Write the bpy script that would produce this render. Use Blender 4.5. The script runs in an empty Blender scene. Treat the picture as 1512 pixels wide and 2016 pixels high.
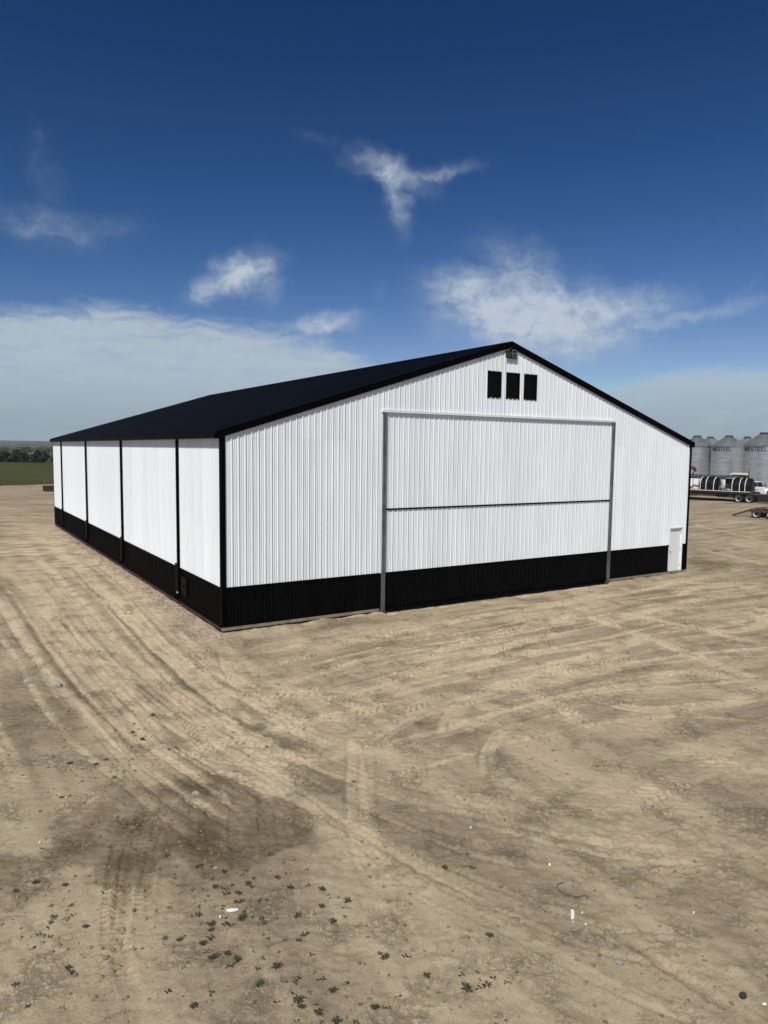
import bpy, bmesh, math, random
import numpy as np
from mathutils import Vector, Matrix

random.seed(7)
rng = np.random.default_rng(11)
scene = bpy.context.scene
COL = scene.collection

# ------------------------------------------------------------------ camera
F_PX, PITCH, ROLL, CAM_Z = 1410.94, -0.086423, 0.011671, 5.9857     # photo is 1512 x 2016
_f = np.array([0, math.cos(PITCH), math.sin(PITCH)])
_r0 = np.array([1.0, 0, 0]); _u0 = np.cross(_r0, _f)
_r = _r0 * math.cos(ROLL) + _u0 * math.sin(ROLL)
_u = -_r0 * math.sin(ROLL) + _u0 * math.cos(ROLL)
cam_d = bpy.data.cameras.new('camera'); cam = bpy.data.objects.new('camera', cam_d); COL.objects.link(cam)
cam.matrix_world = Matrix(((_r[0], _u[0], -_f[0], 0), (_r[1], _u[1], -_f[1], 0), (_r[2], _u[2], -_f[2], CAM_Z), (0, 0, 0, 1)))
cam_d.sensor_fit = 'VERTICAL'; cam_d.sensor_height = 36.0
cam_d.lens = F_PX / 2016 * 36.0
cam_d.clip_start = 0.1; cam_d.clip_end = 20000
scene.camera = cam

def G(px, py, z=0.0):
    """world point at height z seen at a photo pixel"""
    d = _f * F_PX + _r * (px - 756) + _u * (1008 - py)
    t = (z - CAM_Z) / d[2]
    return Vector((d[0] * t, d[1] * t, z))

# ------------------------------------------------------------------ exposure
scene.view_settings.view_transform = 'Standard'
scene.view_settings.look = 'None'
scene.view_settings.exposure = 0.12
scene.view_settings.gamma = 1.0
scene.view_settings.use_curve_mapping = False

# ------------------------------------------------------------------ node helpers
class V:
    """a node socket with arithmetic"""
    def __init__(s, nt, sock): s.nt, s.s = nt, sock
    def op(s, o, b=None, c=None, clamp=False):
        n = s.nt.nodes.new('ShaderNodeMath'); n.operation = o; n.use_clamp = clamp
        s.nt.links.new(s.s, n.inputs[0])
        for i, v in ((1, b), (2, c)):
            if v is None: continue
            if isinstance(v, V): s.nt.links.new(v.s, n.inputs[i])
            else: n.inputs[i].default_value = v
        return V(s.nt, n.outputs[0])
    def __add__(s, b): return s.op('ADD', b)
    def __sub__(s, b): return s.op('SUBTRACT', b)
    def __mul__(s, b): return s.op('MULTIPLY', b)
    def __truediv__(s, b): return s.op('DIVIDE', b)
    __radd__ = __add__; __rmul__ = __mul__
    def rsub(s, a): return (s * -1.0) + a
    def clamp(s): return s.op('ADD', 0.0, clamp=True)
    def smooth(s, lo, hi):
        n = s.nt.nodes.new('ShaderNodeMapRange'); n.interpolation_type = 'SMOOTHSTEP'
        s.nt.links.new(s.s, n.inputs['Value'])
        n.inputs['From Min'].default_value = lo; n.inputs['From Max'].default_value = hi
        return V(s.nt, n.outputs['Result'])
def vec(nt, x, y, z=0.0):
    n = nt.nodes.new('ShaderNodeCombineXYZ')
    for i, v in enumerate((x, y, z)):
        if isinstance(v, V): nt.links.new(v.s, n.inputs[i])
        else: n.inputs[i].default_value = v
    return V(nt, n.outputs[0])
def noise(nt, vector, scale, detail=4.0, rough=0.55, dist=0.0):
    n = nt.nodes.new('ShaderNodeTexNoise')
    n.inputs['Scale'].default_value = scale; n.inputs['Detail'].default_value = detail
    n.inputs['Roughness'].default_value = rough; n.inputs['Distortion'].default_value = dist
    if vector is not None: nt.links.new(vector.s, n.inputs['Vector'])
    return V(nt, n.outputs[0])
def mixc(nt, fac, a, b):
    n = nt.nodes.new('ShaderNodeMix'); n.data_type = 'RGBA'
    for sock, v in ((n.inputs[0], fac), (n.inputs[6], a), (n.inputs[7], b)):
        if isinstance(v, V): nt.links.new(v.s, sock)
        elif isinstance(v, (int, float)): sock.default_value = v
        else: sock.default_value = (*v, 1.0)
    return V(nt, n.outputs[2])

# ------------------------------------------------------------------ sun and sky
SUN_EL = math.radians(52)
SUN_FROM = Vector((-0.355, -0.935, 0)).normalized()          # horizontal direction the sun stands in
sun_dir = SUN_FROM * math.cos(SUN_EL) + Vector((0, 0, math.sin(SUN_EL)))
sd = bpy.data.lights.new('sun', 'SUN'); sd.energy = 4.4; sd.angle = math.radians(0.53); sd.color = (1.0, 0.955, 0.88)
sun = bpy.data.objects.new('sun', sd); COL.objects.link(sun)
sun.rotation_euler = (-sun_dir).to_track_quat('-Z', 'Y').to_euler()

world = bpy.data.worlds.new('World'); scene.world = world; world.use_nodes = True
nt = world.node_tree; nt.nodes.clear()
out = nt.nodes.new('ShaderNodeOutputWorld'); bg = nt.nodes.new('ShaderNodeBackground')
nt.links.new(bg.outputs[0], out.inputs[0])
SKY_STRENGTH = 0.1
bg.inputs['Strength'].default_value = SKY_STRENGTH
sky = nt.nodes.new('ShaderNodeTexSky'); sky.sky_type = 'NISHITA'; sky.sun_disc = False
sky.sun_elevation = SUN_EL
sky.sun_rotation = math.atan2(SUN_FROM.x, SUN_FROM.y)
sky.altitude = 700; sky.air_density = 1.0; sky.dust_density = 0.6; sky.ozone_density = 4.0
tc = nt.nodes.new('ShaderNodeTexCoord')
sep = nt.nodes.new('ShaderNodeSeparateXYZ'); nt.links.new(tc.outputs['Generated'], sep.inputs[0])
dx, dy, dz = (V(nt, sep.outputs[i]) for i in range(3))
az = dx.op('ARCTAN2', dy) * (180 / math.pi)
el = dz.op('ARCSINE') * (180 / math.pi)
# deepen the blue of the clear sky (a polarised, very dry sky)
srgb = nt.nodes.new('ShaderNodeSeparateColor'); nt.links.new(sky.outputs[0], srgb.inputs[0])
cmb = nt.nodes.new('ShaderNodeCombineColor')
for k, (gain, ex) in enumerate(((2.78, 1.625), (1.05, 1.233), (.912, 1.14))):
    v0 = (V(nt, srgb.outputs[k]) * 0.19).op('POWER', 1.45) * 3.9
    v1 = (v0 * 0.1087).op('POWER', ex) * (gain / 0.1087)
    nt.links.new(v1.op('MINIMUM', v0).s, cmb.inputs[k])
skyc = V(nt, cmb.outputs[0])
# clouds, placed by compass direction and elevation
q = vec(nt, az * 0.1, el * 0.1)
w1 = noise(nt, q, 4.0, 5, 0.55); w2 = noise(nt, vec(nt, az * 0.1 + 17.3, el * 0.1 + 5.1), 4.0, 5, 0.55)
azw = az + (w1 - 0.5) * 3.6; elw = el + (w2 - 0.5) * 2.2
fine = noise(nt, vec(nt, azw * 0.1, elw * 0.16, 1.7), 6.5, 8, 0.62)
streak = noise(nt, vec(nt, azw * 0.05, elw * 0.28, 4.2), 4.5, 7, 0.6)
def blob(a, e, sa, se, rot=0.0, wgt=1.0):
    c, s = math.cos(math.radians(rot)), math.sin(math.radians(rot)); sa *= 1.3; se *= 1.25
    da = azw - a; de = elw - e
    u = (da * c + de * s) * (1 / sa); v = (de * c - da * s) * (1 / se)
    return ((u * u + v * v) * -1.0).op('EXPONENT') * wgt
puffs = [(-11.4, 12.9, 2.3, 1.15, 22, .95), (-13.8, 11.9, 1.2, 1.0, 40, .6), (-9.3, 12.9, 1.2, 1.5, 0, .5),
         (6.6, 12.0, 3.0, 1.5, -8, .72), (10.6, 10.4, 5.0, 2.3, -8, 1.0), (11, 13.4, 3.5, 1.6, -25, .5),
         (15.8, 10.4, 4.6, 1.2, 4, .8), (13.5, 8.6, 4.5, 1.6, 0, .75), (21.0, 9.6, 5.5, .6, 8, .5), (25.5, 11.0, 2.2, .35, 35, .2),
         (0.0, 20.5, 2.3, .8, -18, .68), (3.6, 20.3, 2.6, .55, 6, .48), (0.9, 18.4, .8, 1.9, 8, .5), (-5.6, 22.4, 1.8, .5, -8, .17),
         (-24.6, 15.0, 3.6, 1.2, -6, .32), (-20.6, 15.4, 2.6, .8, 10, .24), (-24.8, 18.0, 1.2, 2.4, 20, .18), (-25.2, 20.6, .7, .8, 20, .19),
         (-5.0, 9.6, 2.4, .7, 8, .8), (-0.4, 12.2, .5, 1.2, 15, .22),
         (48, 16, 7, 2.5, 10, .7), (-52, 13, 9, 3, -5, .8), (75, 22, 9, 3, 15, .6), (-95, 20, 10, 4, 0, .7), (120, 17, 9, 3, 0, .7), (165, 24, 8, 3, 20, .6), (-140, 14, 10, 3, 0, .7)]
tot = None
for p_ in puffs:
    b = blob(*p_); tot = b if tot is None else tot.op('MAXIMUM', b) + b * 0.12
puff_a = (tot * (fine * 1.25 + 0.38) + (fine - 0.5) * 0.55 * tot.clamp()).smooth(0.03, 1.22) * 0.97
# the sheet of thin high cloud low in the west and the haze below it
def g1(a, s, w): 
    t = (az - a) * (1 / s); return ((t * t) * -1.0).op('EXPONENT') * w
edge = g1(-22, 18, 8.2) + g1(25, 11, 4.3) + g1(0, 14, 2.0) + g1(-5, 8, 1.5) + 2.0 + g1(100, 40, 4.0) + g1(-110, 45, 6.0) + g1(179, 30, 5.0) + g1(-179, 30, 5.0)
depth_in = edge + (w2 - 0.5) * 2.6 + (streak - 0.5) * 2.4 - elw
sheet_a = depth_in.smooth(-0.3, 1.6) * (streak * 1.25 + 0.32).clamp() * 0.96
haze_a = el.smooth(5.8, -0.5) * 0.8
alpha = (puff_a.rsub(1.0) * sheet_a.rsub(1.0)).rsub(1.0).clamp()
hz = mixc(nt, haze_a, skyc, (2.6, 3.4, 4.1))
shc = mixc(nt, el.smooth(0.5, 7.0), (2.7, 3.5, 4.15), (3.95, 4.7, 5.4))
cc = mixc(nt, puff_a.clamp(), shc, (4.6, 5.25, 6.1))
fin = mixc(nt, alpha, hz, cc)
nt.links.new(fin.s, bg.inputs['Color'])

# ------------------------------------------------------------------ materials
def material(name, color, rough=0.6, metal=0.0, spec=0.5, var=0.0, vscale=3.0, bump=0.0, bscale=20.0, stretch=None, coat=0.0, ior=1.5):
    m = bpy.data.materials.new(name); m.use_nodes = True
    t = m.node_tree; b = t.nodes['Principled BSDF']
    b.inputs['Base Color'].default_value = (*color, 1); b.inputs['Roughness'].default_value = rough
    b.inputs['Metallic'].default_value = metal; b.inputs['Specular IOR Level'].default_value = spec
    b.inputs['Coat Weight'].default_value = coat; b.inputs['IOR'].default_value = ior
    if var or bump:
        c = t.nodes.new('ShaderNodeTexCoord'); mp = t.nodes.new('ShaderNodeMapping')
        if stretch: mp.inputs['Scale'].default_value = stretch
        t.links.new(c.outputs['Object'], mp.inputs['Vector']); vv = V(t, mp.outputs[0])
    if var:
        n = noise(t, vv, vscale, 5, 0.6)
        lo = [x * (1 - var) for x in color]; hi = [min(1, x * (1 + var * .6)) for x in color]
        t.links.new(mixc(t, n.smooth(.3, .7), lo, hi).s, b.inputs['Base Color'])
        t.links.new((n * 0.3 + (rough - 0.15)).s, b.inputs['Roughness'])
    if bump:
        n = noise(t, vv, bscale, 4, 0.6)
        bn = t.nodes.new('ShaderNodeBump'); bn.inputs['Strength'].default_value = bump; bn.inputs['Distance'].default_value = 0.02
        t.links.new(n.s, bn.inputs['Height']); t.links.new(bn.outputs[0], b.inputs['Normal'])
    return m
M = dict(
    white=material('white_steel_sheet', (.715, .745, .775), .38, var=.05, vscale=1.6, stretch=(1.5, 1.5, .22)),
    black=material('black_steel_sheet', (.0022, .0022, .0021), .5, ior=1.14, var=.35, vscale=1.6),
    roof=material('dark_roof_sheet', (.0016, .0026, .0052), .5, ior=1.13, var=.2, vscale=.7),
    trim=material('black_trim', (.0018, .0018, .0020), .5, ior=1.10),
    galv=material('galvanised_post', (.16, .165, .17), .5, metal=.4, var=.3, vscale=2),
    silo=material('galvanised_silo_steel', (.56, .575, .59), .33, metal=.82, var=.14, vscale=.7, stretch=(1, 1, 4)),
    siloroof=material('weathered_silo_roof', (.20, .215, .215), .5, metal=.5, var=.2, vscale=1.0),
    steel=material('light_steel', (.45, .46, .47), .45, metal=.5),
    darkbox=material('dark_core', (.02, .02, .02), .9, spec=.1),
    sill=material('grey_treated_sill', (.235, .20, .145), .9, var=.3, vscale=4, bump=.4),
    opening_dark=material('black_opening_dark', (.003, .003, .003), .55, spec=.08),  # black colour stands for the unlit inside of the window openings
    door=material('white_door_paint', (.78, .79, .78), .4, var=.03),
    metal=material('door_hardware', (.25, .25, .26), .35, metal=.9),
    green=material('green_print', (.03, .05, .012), .6), signblack=material('sign_black', (.003, .005, .003), .6, ior=1.15),
    print=material('white_print', (.22, .23, .21), .6), letter=material('black_lettering', (.012, .014, .02), .6),
    tank=material('black_poly_tank', (.005, .006, .006), .42, ior=1.3),
    strap=material('white_strap', (.78, .78, .75), .6),
    rust=material('rusty_brown_steel', (.075, .040, .028), .75, var=.5, vscale=4, bump=.3),
    maroon=material('dark_maroon_paint', (.065, .020, .020), .5, var=.3, vscale=3),
    frame=material('black_frame_paint', (.014, .014, .015), .5, var=.3),
    tyre=material('tyre_rubber', (.022, .022, .022), .85, var=.3, bump=.3),
    rim=material('white_wheel_rim', (.68, .68, .66), .4, var=.12),
    truck=material('white_truck_paint', (.82, .83, .83), .28, coat=.3),
    glass=material('dark_vehicle_glass', (.012, .015, .018), .08, spec=.6),
    grey=material('grey_tarp', (.045, .05, .053), .8, var=.25, vscale=2),
    beige=material('beige_cab_roof', (.55, .53, .43), .5),
    red=material('faded_red_paint', (.15, .03, .03), .5, var=.2), pink=material('faded_red_tag', (.27, .14, .13), .6),
    wire=material('dark_wire', (.05, .045, .04), .6),
    litter=material('white_litter', (.72, .71, .65), .6), 
    wood=material('weathered_plank', (.20, .155, .105), .85, var=.3, vscale=3, bump=.4), darkwood=material('dark_red_timber', (.055, .028, .018), .85, var=.4, vscale=3),
    rock=material('pale_rock', (.36, .33, .27), .9, var=.35, vscale=9, bump=.8, bscale=30), rockdark=material('dark_rock', (.035, .033, .03), .8, var=.4, vscale=12, bump=.6),
    clod=material('dirt_clod', (.21, .165, .108), .95, spec=.1, var=.35, vscale=6),
    gravel=material('crushed_gravel', (.37, .29, .225), .9, var=.45, vscale=7),
    weed=material('weed_green', (.030, .037, .012), .7, var=.3, vscale=20),
    leaf=material('tree_leaves', (.034, .048, .022), .75, spec=.25, var=.4, vscale=1.1), leaf2=material('greyer_tree_leaves', (.052, .064, .038), .75, spec=.25, var=.4, vscale=1.1),
    bark=material('bark', (.06, .05, .04), .9), 
    housewhite=material('white_house_wall', (.78, .78, .75), .7), houseroof=material('grey_house_roof', (.2, .2, .21), .8),
)
def vary_sheets(m, lo, hi):
    """each cladding sheet comes from its own paint batch: a slightly different tone"""
    t = m.node_tree; b = t.nodes['Principled BSDF']; src = b.inputs['Base Color'].links[0].from_socket
    oi = t.nodes.new('ShaderNodeObjectInfo'); f = V(t, oi.outputs['Random']) * (hi - lo) + lo
    mx = t.nodes.new('ShaderNodeMix'); mx.data_type = 'RGBA'; mx.blend_type = 'MULTIPLY'; mx.inputs[0].default_value = 1.0
    cv = t.nodes.new('ShaderNodeCombineColor')
    for k in range(3): t.links.new(f.s, cv.inputs[k])
    t.links.new(src, mx.inputs[6]); t.links.new(cv.outputs[0], mx.inputs[7]); t.links.new(mx.outputs[2], b.inputs['Base Color'])
vary_sheets(M['white'], .975, 1.045); vary_sheets(M['roof'], .75, 1.3)
# ------------------------------------------------------------------ object helpers
class MB:
    """collects shapes, links them as one mesh object"""
    def __init__(s): s.v, s.f, s.m = [], [], []
    def add(s, verts, faces, mi=0):
        o = len(s.v); s.v += [tuple(x) for x in verts]; s.f += [tuple(i + o for i in f) for f in faces]; s.m += [mi] * len(faces)
    def box(s, x0, x1, y0, y1, z0, z1, mi=0):
        s.add([(x0, y0, z0), (x1, y0, z0), (x1, y1, z0), (x0, y1, z0), (x0, y0, z1), (x1, y0, z1), (x1, y1, z1), (x0, y1, z1)],
              [(0, 3, 2, 1), (4, 5, 6, 7), (0, 1, 5, 4), (1, 2, 6, 5), (2, 3, 7, 6), (3, 0, 4, 7)], mi)
    def bar(s, a, b, w, h=None, up=(0, 0, 1), mi=0):
        a, b = Vector(a), Vector(b); h = h or w; d = (b - a).normalized(); up = Vector(up)
        if abs(d.dot(up)) > .98: up = Vector((0, 1, 0))
        sx = d.cross(up).normalized() * (w / 2); sz = sx.cross(d).normalized() * (h / 2)
        vs = [p + i * sx + j * sz for p in (a, b) for i, j in ((-1, -1), (1, -1), (1, 1), (-1, 1))]
        s.add(vs, [(0, 1, 2, 3), (7, 6, 5, 4), (0, 4, 5, 1), (1, 5, 6, 2), (2, 6, 7, 3), (3, 7, 4, 0)], mi)
    def tube(s, pts, r, n=8, caps=True, mi=0):
        pts = [Vector(p) for p in pts]; vs = []; k = len(pts); rs = r if isinstance(r, (list, tuple)) else [r] * k
        prev = None
        for i, p in enumerate(pts):
            d = (pts[min(i + 1, k - 1)] - pts[max(i - 1, 0)]).normalized()
            if prev is None:
                ref = Vector((0, 0, 1)) if abs(d.z) < .9 else Vector((1, 0, 0))
                a = d.cross(ref).normalized()
            else: a = (prev - d * prev.dot(d)).normalized()
            prev = a; b = d.cross(a)
            vs += [p + (a * math.cos(2 * math.pi * j / n) + b * math.sin(2 * math.pi * j / n)) * rs[i] for j in range(n)]
        fs = [(i * n + j, i * n + (j + 1) % n, (i + 1) * n + (j + 1) % n, (i + 1) * n + j) for i in range(k - 1) for j in range(n)]
        if caps: fs += [tuple(range(n))[::-1], tuple((k - 1) * n + j for j in range(n))]
        s.add(vs, fs, mi)
    def lathe(s, prof, n=32, axis='z', c=(0, 0, 0), mi=0):
        vs = []
        for r, h in prof:
            for j in range(n):
                a = 2 * math.pi * j / n; x, y = r * math.cos(a), r * math.sin(a)
                p = (x, y, h) if axis == 'z' else ((h, x, y) if axis == 'x' else (x, h, y))
                vs.append((p[0] + c[0], p[1] + c[1], p[2] + c[2]))
        k = len(prof)
        fs = [(i * n + j, i * n + (j + 1) % n, (i + 1) * n + (j + 1) % n, (i + 1) * n + j) for i in range(k - 1) for j in range(n)]
        s.add(vs, fs, mi)
    def prism(s, poly, y0, y1, mi=0):
        """polygon in x,z extruded along y"""
        n = len(poly)
        vs = [(x, y0, z) for x, z in poly] + [(x, y1, z) for x, z in poly]
        fs = [tuple(range(n)), tuple(range(2 * n - 1, n - 1, -1))] + [(i, (i + 1) % n + 0, (i + 1) % n + n, i + n)[::-1] for i in range(n)]
        s.add(vs, fs, mi)
    def build(s, name, mats, parent=None, smooth=False, fix=True):
        me = bpy.data.meshes.new(name); me.from_pydata(s.v, [], s.f)
        mats = mats if isinstance(mats, (list, tuple)) else [mats]
        for m in mats: me.materials.append(m)
        me.polygons.foreach_set('material_index', s.m)
        if fix:
            bm = bmesh.new(); bm.from_mesh(me); bmesh.ops.recalc_face_normals(bm, faces=bm.faces); bm.to_mesh(me); bm.free()
        if smooth: me.polygons.foreach_set('use_smooth', [True] * len(me.polygons)); me.set_sharp_from_angle(angle=math.radians(38))
        o = bpy.data.objects.new(name, me); COL.objects.link(o)
        if parent: o.parent = parent
        return o
def link(name, me, parent=None, loc=(0, 0, 0), rz=0.0):
    o = bpy.data.objects.new(name, me); COL.objects.link(o); o.parent = parent; o.location = loc; o.rotation_euler.z = rz; return o
def tag(o, label=None, cat=None, group=None, kind=None):
    if label: o['label'] = label
    if cat: o['category'] = cat
    if group: o['group'] = group
    if kind: o['kind'] = kind
    return o
def thing(name, label, cat, loc=(0, 0, 0), rz=0.0, group=None):
    o = bpy.data.objects.new(name, None); COL.objects.link(o); o.location = loc; o.rotation_euler.z = rz
    o.empty_display_size = .3
    return tag(o, label, cat, group)
def dup(root, loc, rz, label, scale=None):
    r = root.copy(); COL.objects.link(r); r.location = loc; r.rotation_euler.z = rz; r['label'] = label
    if scale: r.scale = scale
    for ch in list(root.children):
        c = ch.copy(); COL.objects.link(c); c.parent = r
        for g in ch.children:
            d = g.copy(); COL.objects.link(d); d.parent = c
    return r

# ------------------------------------------------------------------ ground relief
class Perlin:
    def __init__(s, seed):
        g = np.random.default_rng(seed); a = g.random((256, 256)) * 2 * np.pi
        s.gx, s.gy = np.cos(a).astype(np.float32), np.sin(a).astype(np.float32)
    def __call__(s, x, y):
        xi, yi = np.floor(x), np.floor(y); fx, fy = x - xi, y - yi
        xi, yi = xi.astype(np.int64) & 255, yi.astype(np.int64) & 255; x1, y1 = (xi + 1) & 255, (yi + 1) & 255
        u = fx * fx * fx * (fx * (fx * 6 - 15) + 10); v = fy * fy * fy * (fy * (fy * 6 - 15) + 10)
        a = s.gx[xi, yi] * fx + s.gy[xi, yi] * fy; b = s.gx[x1, yi] * (fx - 1) + s.gy[x1, yi] * fy
        c = s.gx[xi, y1] * fx + s.gy[xi, y1] * (fy - 1); d = s.gx[x1, y1] * (fx - 1) + s.gy[x1, y1] * (fy - 1)
        return ((a + u * (b - a)) * (1 - v) + (c + u * (d - c)) * v) * 1.5
PN = [Perlin(i) for i in range(12)]
def sstep(a, b, x):
    t = np.clip((x - a) / (b - a), 0, 1); return t * t * (3 - 2 * t)
def axis_pts(bands, grow_lo, grow_hi, lo, hi):
    p = [bands[0][0]]
    for a, b, st in bands:
        n = max(1, int(round((b - a) / st))); p += list(a + (b - a) * np.arange(1, n + 1) / n)
    st = bands[-1][2]
    while p[-1] < hi: st *= grow_hi; p.append(p[-1] + st)
    st = bands[0][2]; low = []
    x = p[0]
    while x > lo: st *= grow_lo; x -= st; low.append(x)
    return np.array(low[::-1] + p, dtype=np.float64)
XS = axis_pts([(-15, -6, .048), (-6, 6, .030), (6, 18, .043), (18, 30, .12)], 1.12, 1.12, -5000, 5000)
YS = axis_pts([(6, 14, .030), (14, 26, .037), (26, 42, .085), (42, 70, .22), (70, 105, .5)], 1.25, 1.12, -1500, 6000)
nx, ny = len(XS), len(YS)
X, Y = np.meshgrid(XS, YS)                                   # [ny, nx]
SH_A = np.array([-5.18243, 22.79416]); SH_R = 0.5645          # shed corner and turn
c_, s_ = math.cos(SH_R), math.sin(SH_R)
BX = (X - SH_A[0]) * c_ + (Y - SH_A[1]) * s_; BY = -(X - SH_A[0]) * s_ + (Y - SH_A[1]) * c_     # shed coordinates
SH_W, SH_L, SH_H, SH_Z = 24.12, 36.6, 6.287, 0.2
DD = np.hypot(X, Y)
near = 1 - sstep(45, 95, DD)
mid = 1 - sstep(70, 300, DD)
H = np.zeros_like(X); DUST_SHADE = np.zeros_like(X); DARK = np.zeros_like(X)
H += (.10 * PN[0](X / 9, Y / 9) + .05 * PN[1](X / 3.3, Y / 3.3)) * mid
# streaks along the driven directions
al = BY / 5.0 + .1 * BX; ac = BX / .75
st1 = PN[2](BX / .8 + .25 * PN[3](X / 3, Y / 3), BY / 9.0) + .6 * PN[3](BX / .33, BY / 4.0)
st2 = PN[4](BX / 7.0, BY / .9 + .3 * PN[5](X / 3, Y / 3)) + .6 * PN[5](BX / 3.2, BY / .36)
lm = sstep(3.5, -1.5, BX + .25 * BY + 2.0 * PN[6](X / 4, Y / 4))
st = st1 * lm + st2 * (1 - lm)
big = PN[7](X / 5.5, Y / 4.2) + .5 * PN[8](X / 2.1, Y / 1.7)
DUST_SHADE += .46 * st + .26 * big
H += .010 * st * near
rough = .55 + .8 * np.clip(PN[9](X / 4.0, Y / 4.0) + .2, -.3, 1)
H += near * rough * (.016 * PN[1](X / .55, Y / .42) + .017 * PN[2](X / .24, Y / .2) + .014 * PN[3](X / .125, Y / .11) + .008 * PN[4](X / .066, Y / .06))

def ridge(n, w): return np.clip(1 - np.abs(n) / w, 0, 1)
gate = np.clip(PN[7](X / 1.6 + 3, Y / 1.3) * 1.6 + .35, 0, 1)
cr1 = ridge(PN[6](X / .62 + .35 * PN[2](X / .2, Y / .2), Y / .45), .075) * gate
cr2 = ridge(PN[8](X / .27 + 9, Y / .20 + .4 * PN[3](X / .15, Y / .15)), .10) * np.clip(PN[9](X / 1.1, Y / .9) * 1.5 + .4, 0, 1)
H -= near * (.026 * cr1 + .018 * cr2); DUST_SHADE -= near * (.40 * cr1 + .30 * cr2)  # grooves are real relief; their shade is also painted into the tone
lump = np.clip(PN[10](X / .30 + 4, Y / .26) - .28, 0, 1); H += near * .075 * lump * np.clip(PN[11](X / 2.5, Y / 2.0) * 1.4 + .45, 0, 1)

def spline(pts, ds):
    P = np.array(pts, float); P = np.vstack([2 * P[0] - P[1], P, 2 * P[-1] - P[-2]]); o = []
    for i in range(1, len(P) - 2):
        n = max(2, int(np.linalg.norm(P[i + 1] - P[i]) / ds)); t = (np.arange(n) / n)[:, None]
        o.append(.5 * ((2 * P[i]) + (-P[i - 1] + P[i + 1]) * t + (2 * P[i - 1] - 5 * P[i] + 4 * P[i + 1] - P[i + 2]) * t ** 2 + (-P[i - 1] + 3 * P[i] - 3 * P[i + 1] + P[i + 2]) * t ** 3))
    return np.vstack(o)
def near_idx(A, v):
    i = np.clip(np.searchsorted(A, v), 1, len(A) - 1); return np.where(v - A[i - 1] < A[i] - v, i - 1, i)
def track(px, width=.5, depth=.012, lug=.018, dust_shade=.5, pitch=.16, skew=1.0, berm=.012, seed=0, world=False):
    """one tyre mark: a shallow rut with lug prints; px are photo pixels on the ground"""
    P = np.array(px, float) if world else np.array([G(a, b)[:2] for a, b in px])
    ds = .018
    C = spline(P, ds); d = np.gradient(C, axis=0); L = np.hypot(d[:, 0], d[:, 1]) + 1e-9; s = np.cumsum(L)
    nrm = np.stack([-d[:, 1] / L, d[:, 0] / L], 1)
    W = width * 1.5; t = np.arange(-W / 2, W / 2, .018)
    Q = C[:, None, :] + nrm[:, None, :] * t[None, :, None]
    S = np.broadcast_to(s[:, None], Q.shape[:2]); T = np.broadcast_to(t[None, :], Q.shape[:2])
    x, y, S, T = Q[..., 0].ravel(), Q[..., 1].ravel(), S.ravel(), T.ravel()
    ix, iy = near_idx(XS, x), near_idx(YS, y)
    a = np.abs(T) / (width / 2)
    wear = np.clip(.55 + 1.3 * PN[seed % 12](x / 1.3 + seed, y / 1.3), 0, 1) * np.clip(.75 + PN[(seed + 3) % 12](x / .3, y / .3), .1, 1)
    ends = np.clip(np.minimum(S, S.max() - S) / 1.2, 0, 1)
    ph = S / pitch + skew * np.abs(T) / pitch * .9 + .5 * (T > 0)
    lugs = sstep(.36, .52, np.abs((ph % 1) - .5) * 2) * (a < .95)
    inside = (1 - sstep(.55, 1.08, a)) * np.clip(.62 + .75 * PN[(seed + 5) % 12](T / .085 + seed * 3.1, S / 2.2) + .35 * PN[(seed + 1) % 12](x / .5, y / .5), 0, 1.15)
    solid = 1 - sstep(.85, 1.05, a)
    lip = np.exp(-((a - 1.12) / .16) ** 2)
    dh = (-depth * solid + 1.7 * lug * lugs * solid * wear + 1.3 * berm * lip * (.5 + .5 * wear)) * ends
    H[iy, ix] += dh * near[iy, ix]
    DUST_SHADE[iy, ix] = DUST_SHADE[iy, ix] * (1 - .45 * inside * ends) + 2.1 * dust_shade * inside * ends * (.5 + .5 * wear) + .75 * min(lug / .02, 1.4) * (lugs - .5) * solid * wear * ends  # pale dust in the rut; last term paints shade between the lugs
    DARK[iy, ix] -= .25 * inside * ends * (dust_shade > 0)
# left of the shed: pale wheel strips running along the long wall
for k, (p_, w, du) in enumerate([
        ([(62, 1038), (120, 1085), (200, 1160), (290, 1245), (372, 1318), (450, 1395), (520, 1480), (590, 1560)], .75, .75),
        ([(0, 1105), (60, 1165), (130, 1245), (205, 1330), (280, 1420), (330, 1500)], .6, .5),
        ([(108, 1046), (190, 1105), (280, 1180), (360, 1255), (420, 1310), (520, 1375), (640, 1440)], .5, .42),
        ([(0, 1180), (40, 1240), (100, 1330), (150, 1400)], .5, .35),
        ([(300, 1290), (420, 1330), (560, 1360), (700, 1372), (850, 1400)], .5, .3),
        ([(20, 1010), (60, 1035), (100, 1042), (180, 1075)], .5, .4),
        ([(0, 985), (60, 990), (120, 985)], .6, .35),
        ([(440, 1270), (470, 1340), (560, 1420), (660, 1470), (760, 1490)], .55, .5),
        ([(430, 1440), (520, 1480), (620, 1500), (700, 1475), (780, 1430), (850, 1390)], .5, .5),
        ([(250, 1400), (330, 1440), (430, 1500), (520, 1560), (590, 1640)], .5, .35)]):
    track(p_, w, .014, .014, du, seed=k + 1)
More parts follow.
